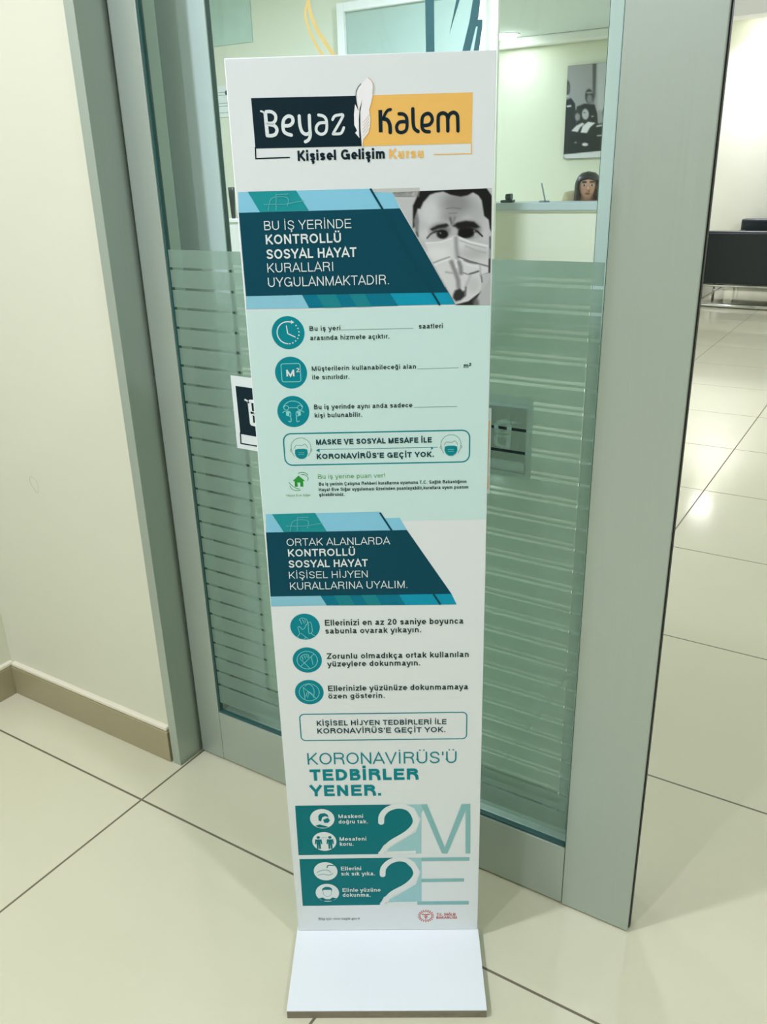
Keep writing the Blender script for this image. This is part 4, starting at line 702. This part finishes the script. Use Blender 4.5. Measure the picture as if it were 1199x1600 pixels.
# the framed picture: an unrelated group of people in dark robes
px, pz, pw, ph_ = -2.64, 1.305, .70, .965
pc = thing('framed_picture', 'tall black and white canvas picture of people in dark robes on the far wall', 'picture', (px, 9.26, pz))
MB().box(0, pw, .0, .038, 0, ph_, DARKP, .002).build('canvas', pc)
robes = [('poly', [(560, 90), (600, 90), (585, 420), (555, 520)], .34, 10, 0), ('poly', [(610, 90), (1000, 60), (980, 620), (600, 560)], .74, 20, 0),
    ('poly', [(235, 1010), (272, 470), (330, 445), (372, 500), (400, 1010)], .14, 8, 0), ('ell', [(298, 345), (24, 66)], .22, 8, 0), ('ell', [(305, 350), (12, 40)], .4, 8, 0), ('line', [(275, 435), (300, 425)], .8, 6, 14), ('line', [(292, 528), (325, 522)], .82, 5, 18),
    ('poly', [(370, 1000), (390, 530), (470, 500), (575, 510), (600, 600), (620, 1000)], .15, 8, 0), ('ell', [(520, 430), (42, 72)], .2, 8, 0), ('ell', [(524, 455), (28, 46)], .5, 12, 0), ('line', [(500, 395), (548, 392)], .66, 6, 12),
    ('poly', [(250, 1010), (330, 740), (440, 690), (620, 700), (760, 650), (1000, 700), (1000, 1000), (610, 990)], .13, 10, 0), ('ell', [(392, 610), (36, 52)], .2, 8, 0), ('ell', [(396, 632), (26, 38)], .56, 8, 0), ('ell', [(485, 590), (50, 60)], .15, 8, 0), ('ell', [(478, 605), (36, 54)], .72, 8, 0), ('line', [(462, 590), (475, 590)], .25, 5, 8), ('line', [(540, 630), (560, 625)], .8, 5, 8),
    ('poly', [(328, 772), (380, 720), (445, 688), (468, 700), (420, 740), (395, 782)], .85, 6, 0), ('poly', [(425, 788), (450, 720), (505, 680), (580, 690), (525, 735), (490, 792)], .88, 6, 0),
    ('ell', [(470, 908), (32, 17)], .84, 6, 0), ('ell', [(372, 888), (12, 8)], .6, 6, 0), ('ell', [(690, 600), (36, 60)], .3, 10, 0), ('line', [(595, 725), (640, 715)], .8, 6, 16), ('line', [(600, 820), (640, 815)], .7, 6, 14),
    ('poly', [(240, 1010), (610, 975), (1000, 935), (1000, 1060), (610, 1050), (262, 1052)], .84, 5, 0)]
photo_grid('canvas_print', [(303, 138), (930, 86), (846, 1032), (240, 1052)], [(2, ph_*1000-2), (pw*1000-2, ph_*1000-2), (pw*1000-2, 2), (2, 2)], robes, .62, 80, 110, PICT, pc, 3)

# ------------------------------------------------------------------ seated receptionist
def skin_mesh(verts, edges):
    me = bpy.data.meshes.new('skin'); me.from_pydata([v[:3] for v in verts], [], edges)
    o = bpy.data.objects.new('skin', me); C.objects.link(o)
    md = o.modifiers.new('s', 'SKIN'); md.use_smooth_shade = True
    sd = o.modifiers.new('u', 'SUBSURF'); sd.levels = 2; sd.render_levels = 2
    for k, v in enumerate(verts):
        r = v[3]; r = r if isinstance(r, tuple) else (r, r)
        me.skin_vertices[0].data[k].radius = r
        me.skin_vertices[0].data[k].use_root = (k == 0)
    dg = bpy.context.evaluated_depsgraph_get(); dg.update()
    out = bpy.data.meshes.new_from_object(o.evaluated_get(dg)); bpy.data.objects.remove(o)
    return out
wx, wy = -1.222, 6.08
yaw = math.radians(19)
pe_ = thing('person', 'woman with long dark hair and a beige top seated behind the reception desk', 'person', (wx, wy, 0), yaw)
V = []; E = []
def chain(pts, start=None):
    last = start
    for p in pts:
        V.append(p); k = len(V)-1
        if last is not None: E.append((last, k))
        last = k
    return last
spine = chain([(0, .16, .50, .13), (0, .15, .60, .12), (0, .12, .72, .125), (0, .11, .945, .105), (0, .06, .972, .055), (0, .015, .985, .048), (0, -.005, 1.00, .058), (0, -.005, 1.05, .075), (0, .0, 1.10, .077), (0, .005, 1.135, .055)])
for sx in (-1, 1):
    h = chain([(sx*.09, .10, .50, .085), (sx*.10, -.05, .50, .075), (sx*.10, -.20, .49, .058), (sx*.10, -.17, .27, .05), (sx*.10, -.13, .09, .036), (sx*.10, -.17, .04, .034), (sx*.10, -.26, .028, .026)], 0)
    e = chain([(sx*.15, .10, .972, .055), (sx*.20, .02, .66, .042), (sx*.17, -.05, .635, .034), (sx*.11, -.13, .61, .024), (sx*.10, -.165, .605, .022)], 3)
    for j in range(4):
        o_ = (j-1.5)*.019
        chain([(sx*.10+o_, -.205, .603, .0095), (sx*.10+o_*1.15, -.235+abs(o_)*.3, .595, .0085), (sx*.10+o_*1.2, -.255+abs(o_)*.4, .583, .0075)], e)
    chain([(sx*.10-sx*.035, -.155, .600, .010), (sx*.10-sx*.052, -.182, .592, .0085)], e)
body = skin_mesh(V, E)
b = MB(); b.bm.from_mesh(body); b.mi(SKIN)
hz, hy = 1.055, -.075
b.ball((0, hy-.004, hz-.008), .011, .017, .019, SKIN)                       # nose
for sx in (-1, 1):
    b.ball((sx*.030, hy+.008, hz+.018), .012, .006, .006, MATS['ink_white'], 14, 10)
    b.ball((sx*.030, hy+.003, hz+.017), .0075, .005, .0068, HAIR, 12, 8)
    b.ball((sx*.031, hy+.005, hz+.040), .022, .006, .006, HAIR, 12, 8)
    b.ball((sx*.073, .0, hz), .010, .018, .026, SKIN, 12, 8)
b.ball((0, hy+.012, hz-.046), .022, .008, .006, mat('lips', 'A8645C', .45), 14, 8)
bo = b.build('body', pe_)
hm = MB()
def hair_shell():
    i = hm.mi(HAIR); n, k = 28, 14; rings = []
    for j in range(k+1):
        t = j/k
        z_ = 1.162 - .30*t**1.25
        rr = .092*min(1, math.sqrt(max(0, 1-(1-min(1, t*2.1))**2))+.02) + .012*max(0, t-.5)
        row = []
        for q in range(n+1):
            a = math.radians(-90 + 50 + (360-100)*q/n) if t > .22 else math.radians(-90+360*q/n)
            row.append(hm.bm.verts.new((rr*math.cos(a), .014+rr*1.08*math.sin(a), z_)))
        rings.append(row)
    for j in range(k):
        for q in range(n):
            f = hm.bm.faces.new([rings[j][q], rings[j][q+1], rings[j+1][q+1], rings[j+1][q]]); f.material_index = i; f.smooth = True
hair_shell()
ho = hm.build('hair', pe_)
sd_ = ho.modifiers.new('thick', 'SOLIDIFY'); sd_.thickness = .012; sd_.offset = 1
V = []; E = []
chain([(0, .16, .48, .145), (0, .15, .60, .135), (0, .12, .72, .14), (0, .11, .945, .120), (0, .07, .975, .075)])
for sx in (-1, 1): chain([(sx*.15, .10, .972, .068), (sx*.20, .02, .66, .053), (sx*.185, -.07, .72, .046)], 3)
cm = skin_mesh(V, E); b = MB(); b.bm.from_mesh(cm); b.mi(CLOTH); b.build('blouse', pe_)
V = []; E = []
chain([(0, .16, .50, .14)])
for sx in (-1, 1): chain([(sx*.09, .10, .50, .098), (sx*.10, -.05, .50, .086), (sx*.10, -.20, .49, .070), (sx*.10, -.17, .27, .062), (sx*.10, -.13, .11, .05)], 0)
cm = skin_mesh(V, E); b = MB(); b.bm.from_mesh(cm); b.mi(TROUS); b.build('trousers', pe_)
ch = thing('office_stool', 'round black stool under the woman behind the reception desk', 'stool', (wx-.05, wy+.16, 0), yaw)
MB().lathe([(.15, .30), (.17, .305), (.175, .33), (.165, .352), (.0, .355)], BLACKL).build('seat', ch)
MB().tube([(0, 0, .02), (0, 0, .299)], .022, CHROME).build('column', ch)
MB().lathe([(.17, 0), (.17, .008), (.03, .02)], CHROME).build('base', ch)

# ------------------------------------------------------------------ downlights, each with its own lamp
for x, y, z, wt, lab in LAMPS:
    t = thing('ceiling_downlight', lab, 'ceiling light', (x, y, z), 0, None)
    big = y > 0                      # the reception room has wider domed lights
    R = .135 if big else .085
    MB().lathe([(R, 0), (R, -.006), (R+.020, -.008), (R+.027, -.003), (R+.027, 0)], RINGM).build('ring', t)
    dz = (.055 if x < -1 else .02) if big else .006
    MB().lathe([(R-.001, -.001), (R-.004, -.3*dz), (R*.85, -.62*dz), (R*.6, -.86*dz), (R*.3, -.97*dz), (.0, -dz)], BLOOM).build('diffuser', t)
    if big and x > 1 and y < 8:      # the added light is a point source so its side light reaches the beam
        ld = bpy.data.lights.new('lamp', 'POINT'); ld.shadow_soft_size = .05; dz = .07
    else:
        ld = bpy.data.lights.new('lamp', 'AREA'); ld.shape = 'DISK'; ld.size = 1.6*R
        ld.spread = math.radians(105) if y > 8.95 else math.pi
    ld.energy = wt; ld.color = LAMP_COL
    lo = bpy.data.objects.new('lamp', ld); C.objects.link(lo); lo.location = (0, 0, -dz-.006); lo.parent = t
